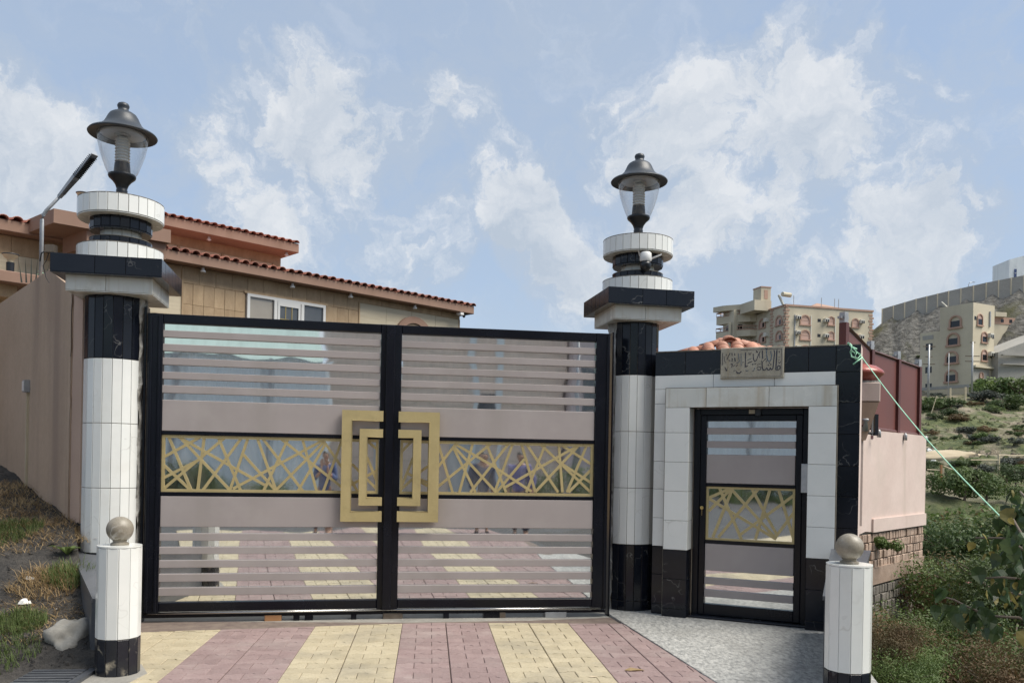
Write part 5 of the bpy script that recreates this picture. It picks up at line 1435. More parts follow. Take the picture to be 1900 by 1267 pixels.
MB().box(0, .95, -.12, .2, -.9, .85).build('window', 'blue_cloth', wb, loc=(.9, -.2, 1.6)); MB().box(.44, .51, -.16, -.12, -.9, .85).box(0, .95, -.16, -.12, -.05, .03).build('glazing_bar', 'corr', wb, loc=(.9, -.2, 1.6))
lp = thing('hill_street_lamp', 'far thin street lamp standing behind the crest wall', 'street lamp', at(1797, 541, 166))
MB().tube([(0, 0, 0), (0, 0, 1.5), (.2, 0, 1.75), (.9, 0, 1.85)], .07, 5).build('pole', 'galv', lp)
MB().box(.7, 1.2, -.1, .1, 1.78, 1.9).build('head', 'galv', lp)

# ================================================================ apartment blocks
def apt_window(par, x, zc0, w, h, frame='quoin', pane='shutter', y=0.0, ph=None, muntin=True):
    """arched window: brick band, sill, pane"""
    r1 = w / 2; r0 = r1 * .74
    zs_ = zc0 - h / 2
    r0 = r1 * .8; wn_ = arch_band(r0, r1, y - .18, y, zs_ + h - r1, x, h - r1, 8).build('window', frame, par)
    MB().box(x - r1 - .12, x + r1 + .12, y - .24, y, zs_ - .16, zs_ + .06).build('sill', frame, wn_)
    vs_ = [(x + math.cos(math.pi * k / 8) * r0, y - .05, zs_ + h - r1 + math.sin(math.pi * k / 8) * r0) for k in range(9)]
    MB().add([(x - r0, y - .05, zs_), (x + r0, y - .05, zs_)] + vs_, [tuple(range(11))]).build('pane', pane, wn_)
    if ph: MB().box(x - r0 * .95, x + r0 * .95, y - .09, y - .055, zs_ + .05, zs_ + ph).build('open_sash', 'void', wn_)
    elif muntin: MB().box(x - r0, x + r0, y - .08, y - .055, zs_ + h * .42, zs_ + h * .47).box(x - r0, x + r0, y - .08, y - .055, zs_ + h * .66, zs_ + h * .71).build('rail', 'quoin', wn_)
    return wn_
def ac(par, x, z, y=0.0):
    a_ = MB().box(x - .45, x + .45, y - .7, y, z - .35, z + .35).build('air_unit', 'acwhite', par)
    MB().box(x - .35, x - .05, y - .72, y - .701, z - .45, z + .1).box(x + .08, x + .38, y - .72, y - .701, z - .45, z + .1).build('grille', 'void', a_)
# --- block A
AP = at(1458, 567.5, 165.0)
AY = math.atan2(5, 19.1)
A = thing('apartment_block', 'beige apartment block with stepped balconies and arched brick windows behind the portal', 'apartment block', (AP.x, AP.y, 0), AY)
ZT = AP.z
LA = 19.7
LB = 10.5
LYY = AY + math.pi / 2
MB().box(0, LA, 0, 14, -6, ZT).build('wall', 'apart', A)
MB().box(-.15, LA + .15, -.15, 14, ZT + .002, ZT + .35).build('coping', 'quoin', A)
APt = (AP.x, AP.y)
def aon(u, v, off=0.0): return on(APt, AY, off, u, v)
for (u0, u1, v0, v1, pn) in [(1484, 1503, 584, 603, 1), (1484, 1503, 611.5, 630.5, 1), (1484, 1503, 640, 659, 1), (1536, 1547.5, 587, 603.5, 0), (1536, 1547.5, 614.6, 631, 0), (1580, 1593, 590.5, 607.5, 1), (1580, 1593, 618, 635, 1), (1580, 1593, 646, 663, 1)]:
    x0, za = aon(u0, v0); x1, zb_ = aon(u1, v1)
    xz, zt2 = aon((u0 + u1) / 2, v0); _, zb2 = aon((u0 + u1) / 2, v1)
    apt_window(A, (x0 + x1) / 2, (zt2 + zb2) / 2, x1 - x0, zt2 - zb2, pane='shutter' if pn else 'shutter')
for (u, v) in [(1479.5, 589), (1478.5, 617), (1531.5, 594.5), (1531, 623), (1597, 597), (1596, 625), (1479, 645)]:
    x, z = aon(u, v); ac(A, x, z)
for (u, v) in [(1520, 594.5), (1519.5, 622.5)]:
    x, z = aon(u, v); MB().box(x - .35, x + .35, -.03, .0, z - .3, z + .3).build('vent_grille', 'void', A)
for u in (1474, 1504, 1549):
    x, z = aon(u, 620); MB().box(x - .09, x + .09, -.16, .0, 0, ZT - 1.6).build('downpipe', 'galv' if u == 1474 else 'acwhite', A)
def quoins(par, x, y, z0, z1, sx, sy, ang=0.0):
    k = 0; z = z0
    m1 = MB().box(-.55, .35, -.08, .1, 0, .34).mesh('quoin', 'quoin'); m2 = MB().box(-.3, .6, -.08, .1, 0, .34).mesh('quoin', 'quoin')
    while z < z1:
        put('quoin', m1 if k % 2 else m2, par, (x, y, z), ang); z += .58; k += 1
quoins(A, .25, 0, ZT - 16, ZT - .3, 1, 1); quoins(A, LA - .35, 0, ZT - 20, ZT - .3, 1, 1)
# small upper pitched roof on top
x, z = aon(1527, 569); MB().add([(x - 2.2, 1, ZT + .35), (x + 6.5, 1, ZT + .35), (x, 2, ZT + 1.4), (x - 2.2, 4, ZT + .35), (x + 6.5, 4, ZT + .35)], [(0, 1, 2), (1, 4, 2), (4, 3, 2), (3, 0, 2)]).build('stair_roof', 'quoin', A)
for u in (1474.5, 1526, 1550.5, 1558):
    x, z = aon(u, 560); MB().box(x - .05, x + .05, .3, .4, ZT, ZT + 2.2).build('rebar', 'galv', A)
# left flank, faces the other way: local frame turned a quarter
A2 = put('flank', None, A, (0, 0, 0), 0)
# (flank pieces are placed directly under the block)
bpy.data.objects.remove(A2)
def flank_on(u, v):     # plane x_local = 0 of block A
    c, s_ = math.cos(LYY), math.sin(LYY)
    d = ray(u, v)
    x = (d.x * AP.y - AP.x) / (c - d.x * s_)
    return x, H + d.z * (AP.y + x * s_)
def flank_part(mb, name, mat, par=A):
    # mesh given with x along the flank, -y outwards; turned so it stands on the flank
    vs_ = [(y_, x_, z_) for (x_, y_, z_) in mb.v]; mb.v = vs_; mb.f = [tuple(reversed(f)) for f in mb.f]
    return mb.build(name, mat, par)
MB().box(.0, .1, 0, .1, 0, .1)
for (u0, u1, v0, v1) in [(1439.5, 1452, 584.6, 603.4), (1439.5, 1452, 613, 631), (1439.5, 1452, 640, 659), (1408.5, 1421, 590.7, 608.4), (1408.5, 1421, 617, 635.5)]:
    xa_, z1_t = flank_on(u0, (v0 + v1) / 2); xb_, _ = flank_on(u1, (v0 + v1) / 2); xm_ = (xa_ + xb_) / 2
    _, ztp = flank_on((u0 + u1) / 2, v0); _, zbt = flank_on((u0 + u1) / 2, v1)
    w = abs(xb_ - xa_); h = ztp - zbt; r1 = w / 2; r0 = r1 * .72
    wf = flank_part(arch_band(r0, r1, -.18, 0, zbt + h - r1, xm_, h - r1, 8), 'window', 'quoin')
    flank_part(MB().box(xm_ - r1 - .12, xm_ + r1 + .12, -.24, 0, zbt - .16, zbt + .06), 'sill', 'quoin', wf)
    flank_part(MB().box(xm_ - r0, xm_ + r0, -.05, -.03, zbt, zbt + h - r1 * .6), 'pane', 'shutter', wf)
    flank_part(MB().box(xm_ - r0 * .8, xm_ - .05, -.08, -.052, zbt + .05, zbt + h * .5), 'open_sash', 'void', wf)
for (u, v) in [(1424, 594), (1424, 621)]:
    x_, z_ = flank_on(u, v); flank_part(MB().box(x_ - .45, x_ + .45, -.7, 0, z_ - .35, z_ + .35), 'air_unit', 'acwhite')
for u in (1432, 1456):
    x_, z_ = flank_on(u, 600); z_ = ZT - 16; k = 0
    while z_ < ZT - .3:
        flank_part(MB().box(x_ - (.6 if k % 2 else .35), x_ + (.35 if k % 2 else .6), -.08, .0, z_, z_ + .34), 'quoin', 'quoin'); z_ += .58; k += 1
# recess shadow line between the two flank bays: real step
# balconies at the far end of the flank
LF = flank_on(1402, 600)[0]
def balc(v_top, v_bot, u_l, u_r, rail, name):
    x_, zt2 = flank_on(u_r, v_top); _, zb2 = flank_on(u_r, v_bot)
    # polygon in local coordinates of the block: leans out to the left (negative x) beyond the flank
    xo = (u_r - u_l) / F * 175 * 1.0
    pts_ = [(.5, x_ - .6), (-1.4, x_ - .2), (-1.4 - xo * .35, x_ + 1.5), (-xo + .2, x_ + 6.5), (.5, x_ + 7.5)]
    ccw = pts_[::-1]
    o_ = MB().prism(ccw, zb2, zt2).build(name, 'apart', A)
    if rail:
        n = len(pts_)
        for i in range(n - 1):
            a, b = pts_[i], pts_[i + 1]
            MB().tube([(a[0], a[1], zt2 + .85), (b[0], b[1], zt2 + .85)], .10, 4).build('hand_rail', 'quoin', o_)
            MB().tube([(a[0], a[1], zt2 + .12), (b[0], b[1], zt2 + .12)], .10, 4).build('foot_rail', 'quoin', o_)
            for k in range(5):
                t = k / 5; MB().tube([(a[0] + (b[0] - a[0]) * t, a[1] + (b[1] - a[1]) * t, zt2), (a[0] + (b[0] - a[0]) * t, a[1] + (b[1] - a[1]) * t, zt2 + .85)], .05, 4).build('baluster', 'quoin', o_)
balc(583.5, 597.5, 1351, 1402, True, 'balcony')
balc(612.5, 624, 1350, 1402, True, 'balcony')
balc(640, 652, 1350, 1402, True, 'balcony')
x_, zr = flank_on(1400, 566)
MB().prism([(-6.6, LF + 6), (-5.6, LF + 3.4), (-1.5, LF - .6), (.5, LF - 1), (.5, LF + 6)], zr - 1.1, zr).build('roof_slab', 'apart', A)
MB().box(-4.2, .5, LF + 1.5, LF + 6, -6, zr - 1.1).build('balcony_core', 'apart', A)
MB().box(-.6, .5, LF - 2.5, LF + 6, ZT, zr + .1).build('upper_room', 'apart', A)
for zz_ in (ZT - 1.0 - 2.6, ZT - 1.0 - 5.6):
    MB().box(-4.9, -4.5, LF + 2.0, LF + 2.4, zz_ - .6, zz_ + 2.2).build('column', 'apart', A)
    MB().box(-4.21, -4.19, LF + 2.4, LF + 4.8, zz_ - .3, zz_ + 1.7).build('balcony_door', 'void', A)
    MB().box(-3.2, -2.2, LF + 1.46, LF + 1.49, zz_ - .3, zz_ + 1.7).build('balcony_door', 'void', A)
# stair tower
tw = at(1414, 533, 171)
TWl = Matrix.LocRotScale(A.location, A.rotation_euler.to_quaternion(), None).inverted() @ tw
ts_ = MB().box(TWl.x - .2, TWl.x + 2.0, TWl.y, TWl.y + 3.0, ZT + .8, TWl.z).build('stair_tower', 'apart', A)
MB().box(TWl.x - .3, TWl.x + 2.1, TWl.y - .1, TWl.y + 3.1, TWl.z + .001, TWl.z + .2).build('parapet', 'quoin', ts_)
MB().box(TWl.x + .5, TWl.x + 1.3, TWl.y - .06, TWl.y, TWl.z - 2.3, TWl.z - .5).build('door', 'quoin', ts_)
MB().box(TWl.x - 2.0, TWl.x + 1.8, TWl.y - .6, TWl.y + 5.0, ZT, TWl.z - 2.75).build('tower_base', 'apart', A)
MB().tube([(-.2, .6, ZT + .3), (-1.2, .7, ZT + 2.2)], .25, 8).build('solar_heater', 'acwhite', A); MB().tube([(-.6, .3, ZT + 2.3), (1.4, .7, ZT + 2.3)], .45, 10).build('water_tank', 'apart', A)
# --- block B
BP = at(1806, 561, 140.0); BY = math.atan2(2.7, 5.0)
B = thing('apartment_block', 'plain beige apartment tower with orange arched windows below the rocky hill', 'apartment block', (BP.x, BP.y, 0), BY)
BZ = BP.z
bcorner = (BP.x, BP.y)
BLY = BY + math.pi / 2
def bflank(u, v):
    c, s_ = math.cos(BLY), math.sin(BLY); d = ray(u, v)
    x = (d.x * BP.y - BP.x) / (c - d.x * s_); return x, H + d.z * (BP.y + x * s_)
def bon(u, v): return on(bcorner, BY, 0, u, v)
LB1 = bflank(1744, 600)[0]; LB2 = bflank(1707, 650)[0]; RB1 = bon(1845, 600)[0]
MB().box(0, RB1, 0, LB1, 4, BZ).build('wall', 'apart', B)
zl_ = bflank(1725, 616.6)[1]
MB().box(.0, RB1, LB1, LB2, 4, zl_).build('low_wing', 'apart', B)
def fpart(mb, name, mat, par):
    mb.v = [(y_, x_, z_) for (x_, y_, z_) in mb.v]; mb.f = [tuple(reversed(f)) for f in mb.f]
    return mb.build(name, mat, par)
for (u0, u1, v0, v1) in [(1761.5, 1785, 585, 608), (1757, 1781, 617, 641), (1754.5, 1778.5, 651, 674), (1753.5, 1777, 685, 708.5)]:
    xa_, _ = bflank(u0, (v0 + v1) / 2); xb_, _ = bflank(u1, (v0 + v1) / 2); xm_ = (xa_ + xb_) / 2
    _, ztp = bflank((u0 + u1) / 2, v0); _, zbt = bflank((u0 + u1) / 2, v1)
    w = abs(xb_ - xa_); h = ztp - zbt; r1 = w / 2; r0 = r1 * .76
    zc2 = zbt + h - min(r1, h * .5)
    wf = arch_band(r0, r1, -.22, 0, 0, 0, 1, 10)
    # squash the arch so that wide windows keep their low head
    sq = min(1, h * .5 / r1)
    wf.v = [(x2 + xm_, y2, (zc2 + z2 * sq) if z2 >= 0 else zbt) for (x2, y2, z2) in wf.v]
    wf = fpart(wf, 'window', 'quoin', B)
    fpart(MB().box(xm_ - r1 - .15, xm_ + r1 + .15, -.3, 0, zbt - .2, zbt + .1), 'sill', 'quoin', wf)
    fpart(MB().box(xm_ - r0, xm_ + r0, -.05, -.02, zbt + .1, zbt + h * .55), 'pane', 'void', wf)
for (u0, u1, v0, v1) in [(1718, 1730, 638, 649), (1717, 1728.5, 681, 691.5), (1717, 1728.5, 712, 721)]:
    xa_, za = bflank(u0, v0); xb_, zb2 = bflank(u1, v1)
    fpart(MB().box(min(xa_, xb_), max(xa_, xb_), -.03, .0, min(za, zb2), max(za, zb2)), 'window', 'void', B)
xa_, za = bflank(1712, 624); xb_, zb2 = bflank(1732, 629)
fpart(MB().box(min(xa_, xb_), max(xa_, xb_), -.04, .0, min(za, zb2), max(za, zb2)), 'vent_strip', 'block', B)
for (u0, u1, v0, v1) in [(1812, 1823, 583, 603), (1820, 1831, 616, 635), (1820, 1831, 649, 669)]:
    x0, z0_ = bon(u0, v1); x1, z1_t = bon(u1, v0)
    apt_window(B, (x0 + x1) / 2, (z0_ + z1_t) / 2, x1 - x0, z1_t - z0_, pane='shutter', ph=(z1_t - z0_) * .55)
for (u, v) in [(1834, 623), (1835, 657)]:
    x, z = bon(u, v); ac(B, x, z)
for (u, v) in [(1809.5, 590), (1842.5, 625), (1839, 661)]:
    x, z = bon(u, v); MB().box(x - .25, x + .25, -.03, 0, z - .3, z + .3).build('vent_opening', 'void', B)
x0, z1_t = bon(1799, 681); x1, _ = bon(1832, 681)
MB().box(.05, RB1 * .78, -.04, .01, 12, z1_t).build('recess', 'block', B)
apt_window(B, RB1 * .4, z1_t - 1.6, 1.0, 1.9, pane='shutter', y=-.05)
MB().box(0, RB1, -.6, 0, z1_t + .01, z1_t + .35).build('canopy', 'apart', B)
x, z = bon(1836, 578); MB().box(x - .12, x + .12, -.2, 0, z - 2.6, z).build('downpipe', 'galv', B)
fpart(MB().box(-.05, LB2, -.15, .0, bflank(1770, 715)[1] - .5, bflank(1770, 715)[1]), 'plinth_band', 'block', B)
fpart(MB().box(.1, LB2 - .3, -.10, .0, 8, bflank(1770, 715)[1] - .51), 'rubble_base', 'cream_post', B)
MB().tube([(.4, LB1 - 1, BZ), (-.3, LB1 - .4, BZ + .9)], .12, 6).build('aerial', 'acwhite', B)
# --- neighbours right of B
N1 = thing('grey_building', 'bare grey concrete building right of the beige tower', 'building', at(1852, 660, 141), R(10))
MB().add([(0, 0, -12), (14, -1, -12), (14, 8, -12), (0, 8, -12), (0, 0, .6), (14, -1, 6.0), (14, 8, 6), (0, 8, .6)], [(0, 1, 5, 4), (1, 2, 6, 5), (3, 0, 4, 7), (4, 5, 6, 7)]).build('wall', 'block', N1)
for z in (-1.5, .0): MB().box(.2, 12, -.9, -.3, z, z + .18).build('ledge', 'block', N1)
N2 = thing('brick_topped_house', 'beige house with a raw brown brick parapet behind the grey building', 'house', at(1845, 610, 152), R(12))
MB().box(-.5, 16, 0, 8, -14, .9).build('wall', 'apart', N2)
MB().box(-.6, 16, -.1, 8, .901, 2.1).build('brick_parapet', 'quoin', N2)
for x in (1.2, 3.0, 6.5): MB().box(x, x + .6, -.13, -.101, 1.2, 1.8).build('parapet_opening', 'void', N2)
MB().box(-.5, 1.8, -.8, 0, 2.11, 2.9).build('roof_slab', 'apart', N2)
for x, w in ((2.6, .8), (5.2, 1.6)): MB().box(x, x + w, -.03, 0, -2.4, -1.7).build('window', 'void', N2)
# poles
def pole(u, vt, vb, Y, label, arms, r_=.09, cat='utility pole'):
    p = at(u, vb, Y); h = at(u, vt, Y).z - p.z
    o = thing('utility_pole', label, cat, (p.x, p.y, p.z - .5))
    MB().tube([(0, 0, 0), (0, 0, h + .5)], [r_ * 1.5, r_], 8).build('pole', 'galv', o, True)
    for (dz, w) in arms:
        MB().box(-w, w, -.06, .06, h + .5 - dz - .07, h + .5 - dz + .05).build('cross_arm', 'bark', o)
    return o
pole(1722, 639, 745, 125, 'galvanised utility pole in front of the left windows of the beige tower', [(.3, .9), (1.8, .5), (2.9, .9)], .13)
pole(1803, 634, 728, 130, 'grey utility pole with two cross arms before the right corner of the beige tower', [(.1, .4), (2.2, 1.1), (3.0, 1.1)], .12)
pole(1759, 655, 742, 120, 'thin plain pole before the arched windows of the beige tower', [], .05, 'pole')
for (u, vt, vb, Y, m_, lb, r_) in [(1763, 720, 742, 115, 'cream_post', 'short cream gate post below the beige tower, left of two', .12), (1791, 718, 741, 115, 'cream_post', 'short cream gate post below the beige tower, right of two', .12),
                                 (1746, 862, 893, 52, 'timber', 'orange wooden fence post above the scrub', .07), (1750, 868, 896, 51, 'cream_post', 'cream fence post leaning beside the orange one', .05), (1853, 844, 872, 62, 'cream_post', 'cream corner post of the wire fence on the slope', .08),
                                 (1728, 748, 762, 108, 'cream_post', 'leaning cream stick at the foot of the beige tower', .05)]:
    p = at(u, vb, Y); q = at(u + (10 if vt == 748 else 0), vt - (14 if vt == 748 else 0), Y)
    tag(MB().tube([(0, 0, -.3), tuple(q - p)], r_, 6).build('fence_post', m_, None, loc=p), lb, 'post', None)
wf_ = thing('wire_fence', 'thin cream fence rails strung across the slope above the scrub', 'fence', at(1720, 873, 52))
o_ = wf_.location.copy()
for (u0, v0, Y0, u1, v1, Y1) in [(1720, 871, 52, 1745, 872, 52), (1750, 864, 52, 1770, 872, 54), (1801, 853, 60, 1852, 853, 61), (1853, 844, 62, 1900, 845, 64)]:
    MB().tube([tuple(at(u0, v0, Y0) - o_), tuple(at(u1, v1, Y1) - o_)], .035, 5).build('rail', 'cream_post', wf_)
sp_ = px_ground(1765, 850, terr, 40, 120)
tag(lump('sand_heap', 'sand', (sp_.x, sp_.y, sp_.z - .1), 3.0, 1.5, .75, 4, 4, .15), 'pale heap of sand dumped on the slope', 'sand heap')
rub = MB()
for _ in range(60):
    u, v = rnd.uniform(1722, 1745), rnd.uniform(832, 856)
    p = px_ground(u, v, terr, 40, 120); stone_mk(.16)(rub, tuple(p))
tag(rub.build('rubble', 'rockpile'), 'white rubble scattered beside the sand heap', 'rubble', kind='stuff')
# rocks breaking up the slopes
rk = MB()
for _ in range(1500):
    Y = rnd.uniform(60, 120); r_ = rnd.uniform(.45, .70)
    p = (r_ * Y, Y, terr(r_ * Y, Y) - .05); stone_mk(rnd.choice((.12, .2, .35)))(rk, p)
tag(rk.build('slope_stones', 'hill'), 'loose stones on the terraced slope', 'stones', kind='stuff')

# ================================================================ vegetation
def crown_mesh(name, mat, nleaf, size, rx, ry, rz_, seed, lobes=9, flat=.5):
    r_ = random.Random(seed); mb = MB()
    lob = [(Vector((r_.uniform(-.7, .7) * rx, r_.uniform(-.7, .7) * ry, r_.uniform(.25, 1.0) * rz_)), r_.uniform(.28, .5)) for _ in range(lobes)]
    for _ in range(nleaf):
        c, s_ = r_.choice(lob)
        d = Vector((r_.gauss(0, 1), r_.gauss(0, 1), r_.gauss(0, 1))); d.normalize()
        k = r_.random() ** .45
        p = c + Vector((d.x * rx, d.y * ry, d.z * rz_)) * s_ * k
        if p.z < 0: p.z *= -.5
        n_ = (d + Vector((r_.uniform(-1, 1), r_.uniform(-1, 1), r_.uniform(-.2, 1)))).normalized()
        t = n_.cross(Vector((r_.uniform(-1, 1), r_.uniform(-1, 1), r_.uniform(-1, 1)))).normalized(); b = n_.cross(t)
        sz = size * r_.uniform(.5, 1.3)
        mb.add([p - t * sz, p + b * sz * flat + n_ * sz * .15, p + t * sz, p - b * sz * flat + n_ * sz * .1], [(0, 1, 2, 3)])
    return mb.mesh(name, mat)
def trunk_mesh(name, h, r0, n_br, seed, spread):
    r_ = random.Random(seed); mb = MB()
    mb.tube([(0, 0, -.3), (.03, 0, h * .35), (-.02, .03, h * .6)], [r0, r0 * .8, r0 * .6], 6)
    for k in range(n_br):
        a = 6.283 * k / n_br + r_.uniform(-.3, .3); z0 = h * r_.uniform(.15, .5)
        mb.tube([(0, 0, z0), (math.cos(a) * spread * .5, math.sin(a) * spread * .5, z0 + h * .3), (math.cos(a) * spread, math.sin(a) * spread, h * r_.uniform(.7, .95))], [r0 * .55, r0 * .35, r0 * .12], 5)
    return mb.mesh(name, 'bark')
CR = {}
for i, mt in enumerate(('leaf', 'leaf_dark', 'leaf_grey', 'leaf_red')):
    for j in range(2): CR[(mt, j)] = crown_mesh('crown', mt, 3600, .05, 1, 1, .8, 11 + i * 5 + j, 10)
CRN = {}
for i, mt in enumerate(('leaf', 'leaf_dark', 'leaf_grey', 'leaf_red')):
    for j in range(2): CRN[(mt, j)] = crown_mesh('crown', mt, 8500, .027, 1, 1, .8, 91 + i * 5 + j, 16, .42)
CRF = {}
for i, mt in enumerate(('leaf', 'leaf_dark', 'leaf_grey', 'leaf_red')):
    for j in range(2): CRF[(mt, j)] = crown_mesh('crown', mt, 1300, .085, 1, 1, .75, 51 + i * 5 + j, 8)
TR = [trunk_mesh('trunk', .8, .05, 7, 5, .7), trunk_mesh('trunk', .8, .045, 6, 9, .6)]
def shrub(x, y, s_, mt, label, group=None, far=False, name='shrub', sz=1.0, z=None):
    zz = terr(x, y) if z is None else z
    root = thing(name, label, 'shrub' if name == 'shrub' else 'tree', (x, y, zz - .05 * s_), rnd.uniform(0, 6.28), group)
    j = rnd.randrange(2)
    put('crown', (CRF if far else CRN if y < 16 else CR)[(mt, j)], root, scale=(s_, s_, s_ * sz))
    put('trunk', TR[j], root, scale=(s_, s_, s_ * sz))
    return root
def sh_px(u, v, s_, mt, label, Yhint=None, **k):
    """stand a shrub on the terrain where the line of sight through its foot meets it"""
    p = px_ground(u, v, terr, 9 if v > 900 else 20, 150) if Yhint is None else at(u, v, Yhint)
    return shrub(p.x, p.y, s_, mt, label, **k)
# the scrub close below the wall
near = [(1665, 1225, 9.6, .75, 'leaf_red', 'reddish dry shrub between the right bollard and the block wall'),
        (1640, 1262, 8.3, .55, 'leaf_red', 'low reddish brown shrub at the foot of the right bollard'),
        (1730, 1215, 10.6, .95, 'leaf', 'broad green shrub growing against the foot of the block wall'),
        (1800, 1240, 9.5, .85, 'leaf', 'green and brown shrub low in the valley, at the picture bottom'),
        (1880, 1225, 9.8, .95, 'leaf_dark', 'dark shrub in the lower right corner'),
        (1850, 1262, 7.9, .7, 'leaf_red', 'reddish shrub at the bottom edge near the right corner'),
        (1740, 1267, 8.2, .62, 'leaf', 'light green shrub at the bottom edge right of the bollard'),
        (1770, 1130, 14, 1.3, 'leaf_red', 'russet shrub mid valley right of the block wall'),
        (1840, 1120, 13, 1.3, 'leaf', 'green shrub mid valley behind the hanging branches'),
        (1900, 1110, 12, 1.2, 'leaf_dark', 'dark green shrub at the right picture edge, mid valley')]
near += [(1632, 1200, 7.2, .38, 'leaf_red', 'small reddish shrub just right of the right bollard'), (1668, 1262, 6.9, .42, 'leaf', 'small green shrub at the bottom edge beside the right bollard')]
for (u, v, Y, s_, mt, lb) in near:
    p = at(u, v, Y); shrub(p.x, p.y, s_, mt, lb, z=p.z - s_ * .35)
mid = [(1730, 1060, 20, 1.8, 'leaf', 'bright green bush right of the block wall corner'), (1765, 1095, 18, 1.4, 'leaf', 'rounded green bush under the grey bare bush'),
       (1740, 1000, 26, 2.2, 'leaf_dark', 'dark tree-like bush beside the pink wall edge'), (1778, 1010, 24, 1.7, 'leaf_grey', 'grey half bare bush in the middle of the valley'),
       (1800, 1060, 21, 1.6, 'leaf_grey', 'blue grey cactus-like bush behind the hanging branches'), (1840, 1000, 24, 2.3, 'leaf_dark', 'large dark bush where the rope ends'),
       (1885, 1010, 24, 2.4, 'leaf_dark', 'large dark bush at the right picture edge'), (1865, 940, 34, 2.7, 'leaf', 'green bush above the rope end'),
       (1900, 930, 34, 2.8, 'leaf_dark', 'dark bush at the right edge above the rope end'), (1745, 935, 34, 3.0, 'leaf_dark', 'wide dark bush right of the pink wall'), (1725, 975, 27, 1.9, 'leaf_red', 'rust coloured bush touching the pink wall edge'),
       (1790, 895, 50, 3.0, 'leaf', 'olive rounded bush crossed by the rope'), (1830, 890, 50, 3.0, 'leaf', 'olive rounded bush right of the rope'), (1885, 868, 58, 2.2, 'leaf_dark', 'small dark bush by the wire fence at the right edge'),
       (1815, 1050, 22, 1.5, 'leaf', 'green bush behind the tip of the hanging branch')]
for (u, v, Y, s_, mt, lb) in mid:
    p = at(u, v, Y); shrub(p.x, p.y, s_ * (.62 if Y > 30 else .78), mt, lb, z=min(p.z - s_ * .2, terr(p.x, p.y) + .5))
fr_ = random.Random(3)
CN = {'leaf_dark': 'dark green', 'leaf': 'olive', 'leaf_grey': 'grey green', 'leaf_red': 'rust brown'}
for (u, v, s_, mt, lb) in [(1855, 735, 4.2, 'leaf', 'big green tree below the beige tower, right of its corner'), (1890, 738, 4.4, 'leaf', 'big green tree at the right edge below the grey building'), (1825, 745, 2.6, 'leaf_grey', 'grey green bush at the corner of the beige tower'),
                       (1755, 755, 2.2, 'leaf_dark', 'dark bush under the plinth of the beige tower'), (1720, 760, 2.4, 'leaf_dark', 'dark bush right of the red fence top'), (1770, 778, 1.8, 'leaf_dark', 'small dark bush halfway down the slope'),
                       (1870, 758, 3.0, 'leaf_dark', 'dark bush in front of the big green trees'), (1700, 748, 2.2, 'leaf', 'green bush touching the red fence edge')]:
    p = px_ground(u, v, terr, 60, 150); shrub(p.x, p.y, s_, mt, lb, far=True, name='tree' if s_ > 4 else 'shrub', sz=.8)
for k in range(46):
    u = fr_.uniform(1712, 1900); v = fr_.choice((fr_.uniform(745, 800), fr_.uniform(790, 830), fr_.uniform(860, 900)))
    p = px_ground(u, v, terr, 30, 150)
    sc_, mt_ = fr_.uniform(.5, 1.3), fr_.choice(('leaf_dark', 'leaf', 'leaf_grey', 'leaf_red'))
    lb_ = '%s %s bush, %s far slope, %s' % ('small' if sc_ < .75 else 'medium' if sc_ < 1.05 else 'broad', CN[mt_], 'upper' if v < 790 else 'middle' if v < 840 else 'lower',
        'right of the red fence' if u < 1745 else 'below the beige tower' if u < 1800 else 'right of the utility poles' if u < 1850 else 'near the right picture edge')
    shrub(p.x, p.y, sc_, mt_, lb_, 'scrub bushes on the far slope', far=True, sz=.7)
for k in range(22):
    Y = fr_.uniform(128, 165); r_ = fr_.uniform(.45, .66)
    mt_ = fr_.choice(('leaf_dark', 'leaf_grey'))
    shrub(r_ * Y, Y, fr_.uniform(.6, 1.4), mt_, '%s bush on the rocky hill, %s and %s' % (CN[mt_], 'low down' if Y < 141 else 'halfway up' if Y < 153 else 'high up', 'left of the beige tower' if r_ < .5 else 'behind the beige tower' if r_ < .54 else 'above the grey building' if r_ < .60 else 'at the right picture edge'), 'bushes on the rocky hill', far=True, sz=.6)
# undergrowth that nobody could count
ug = MB(); ug2 = MB()
for _ in range(26000):
    Y = 7.5 + fr_.random() ** 1.6 * 40; r_ = fr_.uniform(.42, .78); x = r_ * Y
    if x < edge_x(Y) + .25: continue
    z = terr(x, Y); sz = .035 + Y * .0022
    t_ = Vector((fr_.uniform(-1, 1), fr_.uniform(-1, 1), fr_.uniform(-.3, 1))).normalized(); b_ = t_.cross(Vector((fr_.uniform(-1, 1), fr_.uniform(-1, 1), fr_.uniform(-1, 1)))).normalized()
    p = Vector((x, Y, z + fr_.random() ** 1.5 * .45))
    (ug if fr_.random() < .8 else ug2).add([p - t_ * sz, p + b_ * sz * .5, p + t_ * sz, p - b_ * sz * .5], [(0, 1, 2, 3)])
tag(ug.build('undergrowth', 'leaf'), 'green undergrowth filling the valley below the wall', 'undergrowth', kind='stuff')
tag(ug2.build('undergrowth', 'leaf_red'), 'rust brown undergrowth filling the valley below the wall', 'undergrowth', kind='stuff')
# plant growing out of the block wall
wp0 = at(1645, 1008, 12.85)
wpl = thing('wall_plant', 'small green plant sprouting from the bare blocks under the pink render', 'plant', wp0)
put('crown', crown_mesh('crown', 'leaf', 900, .03, .25, .2, .2, 77, 6), wpl, (0, -.05, -.1))
MB().tube([(-.1, .3, -.05), (0, .05, -.05), (.05, -.05, .02)], .012, 5).build('trunk', 'bark', wpl)
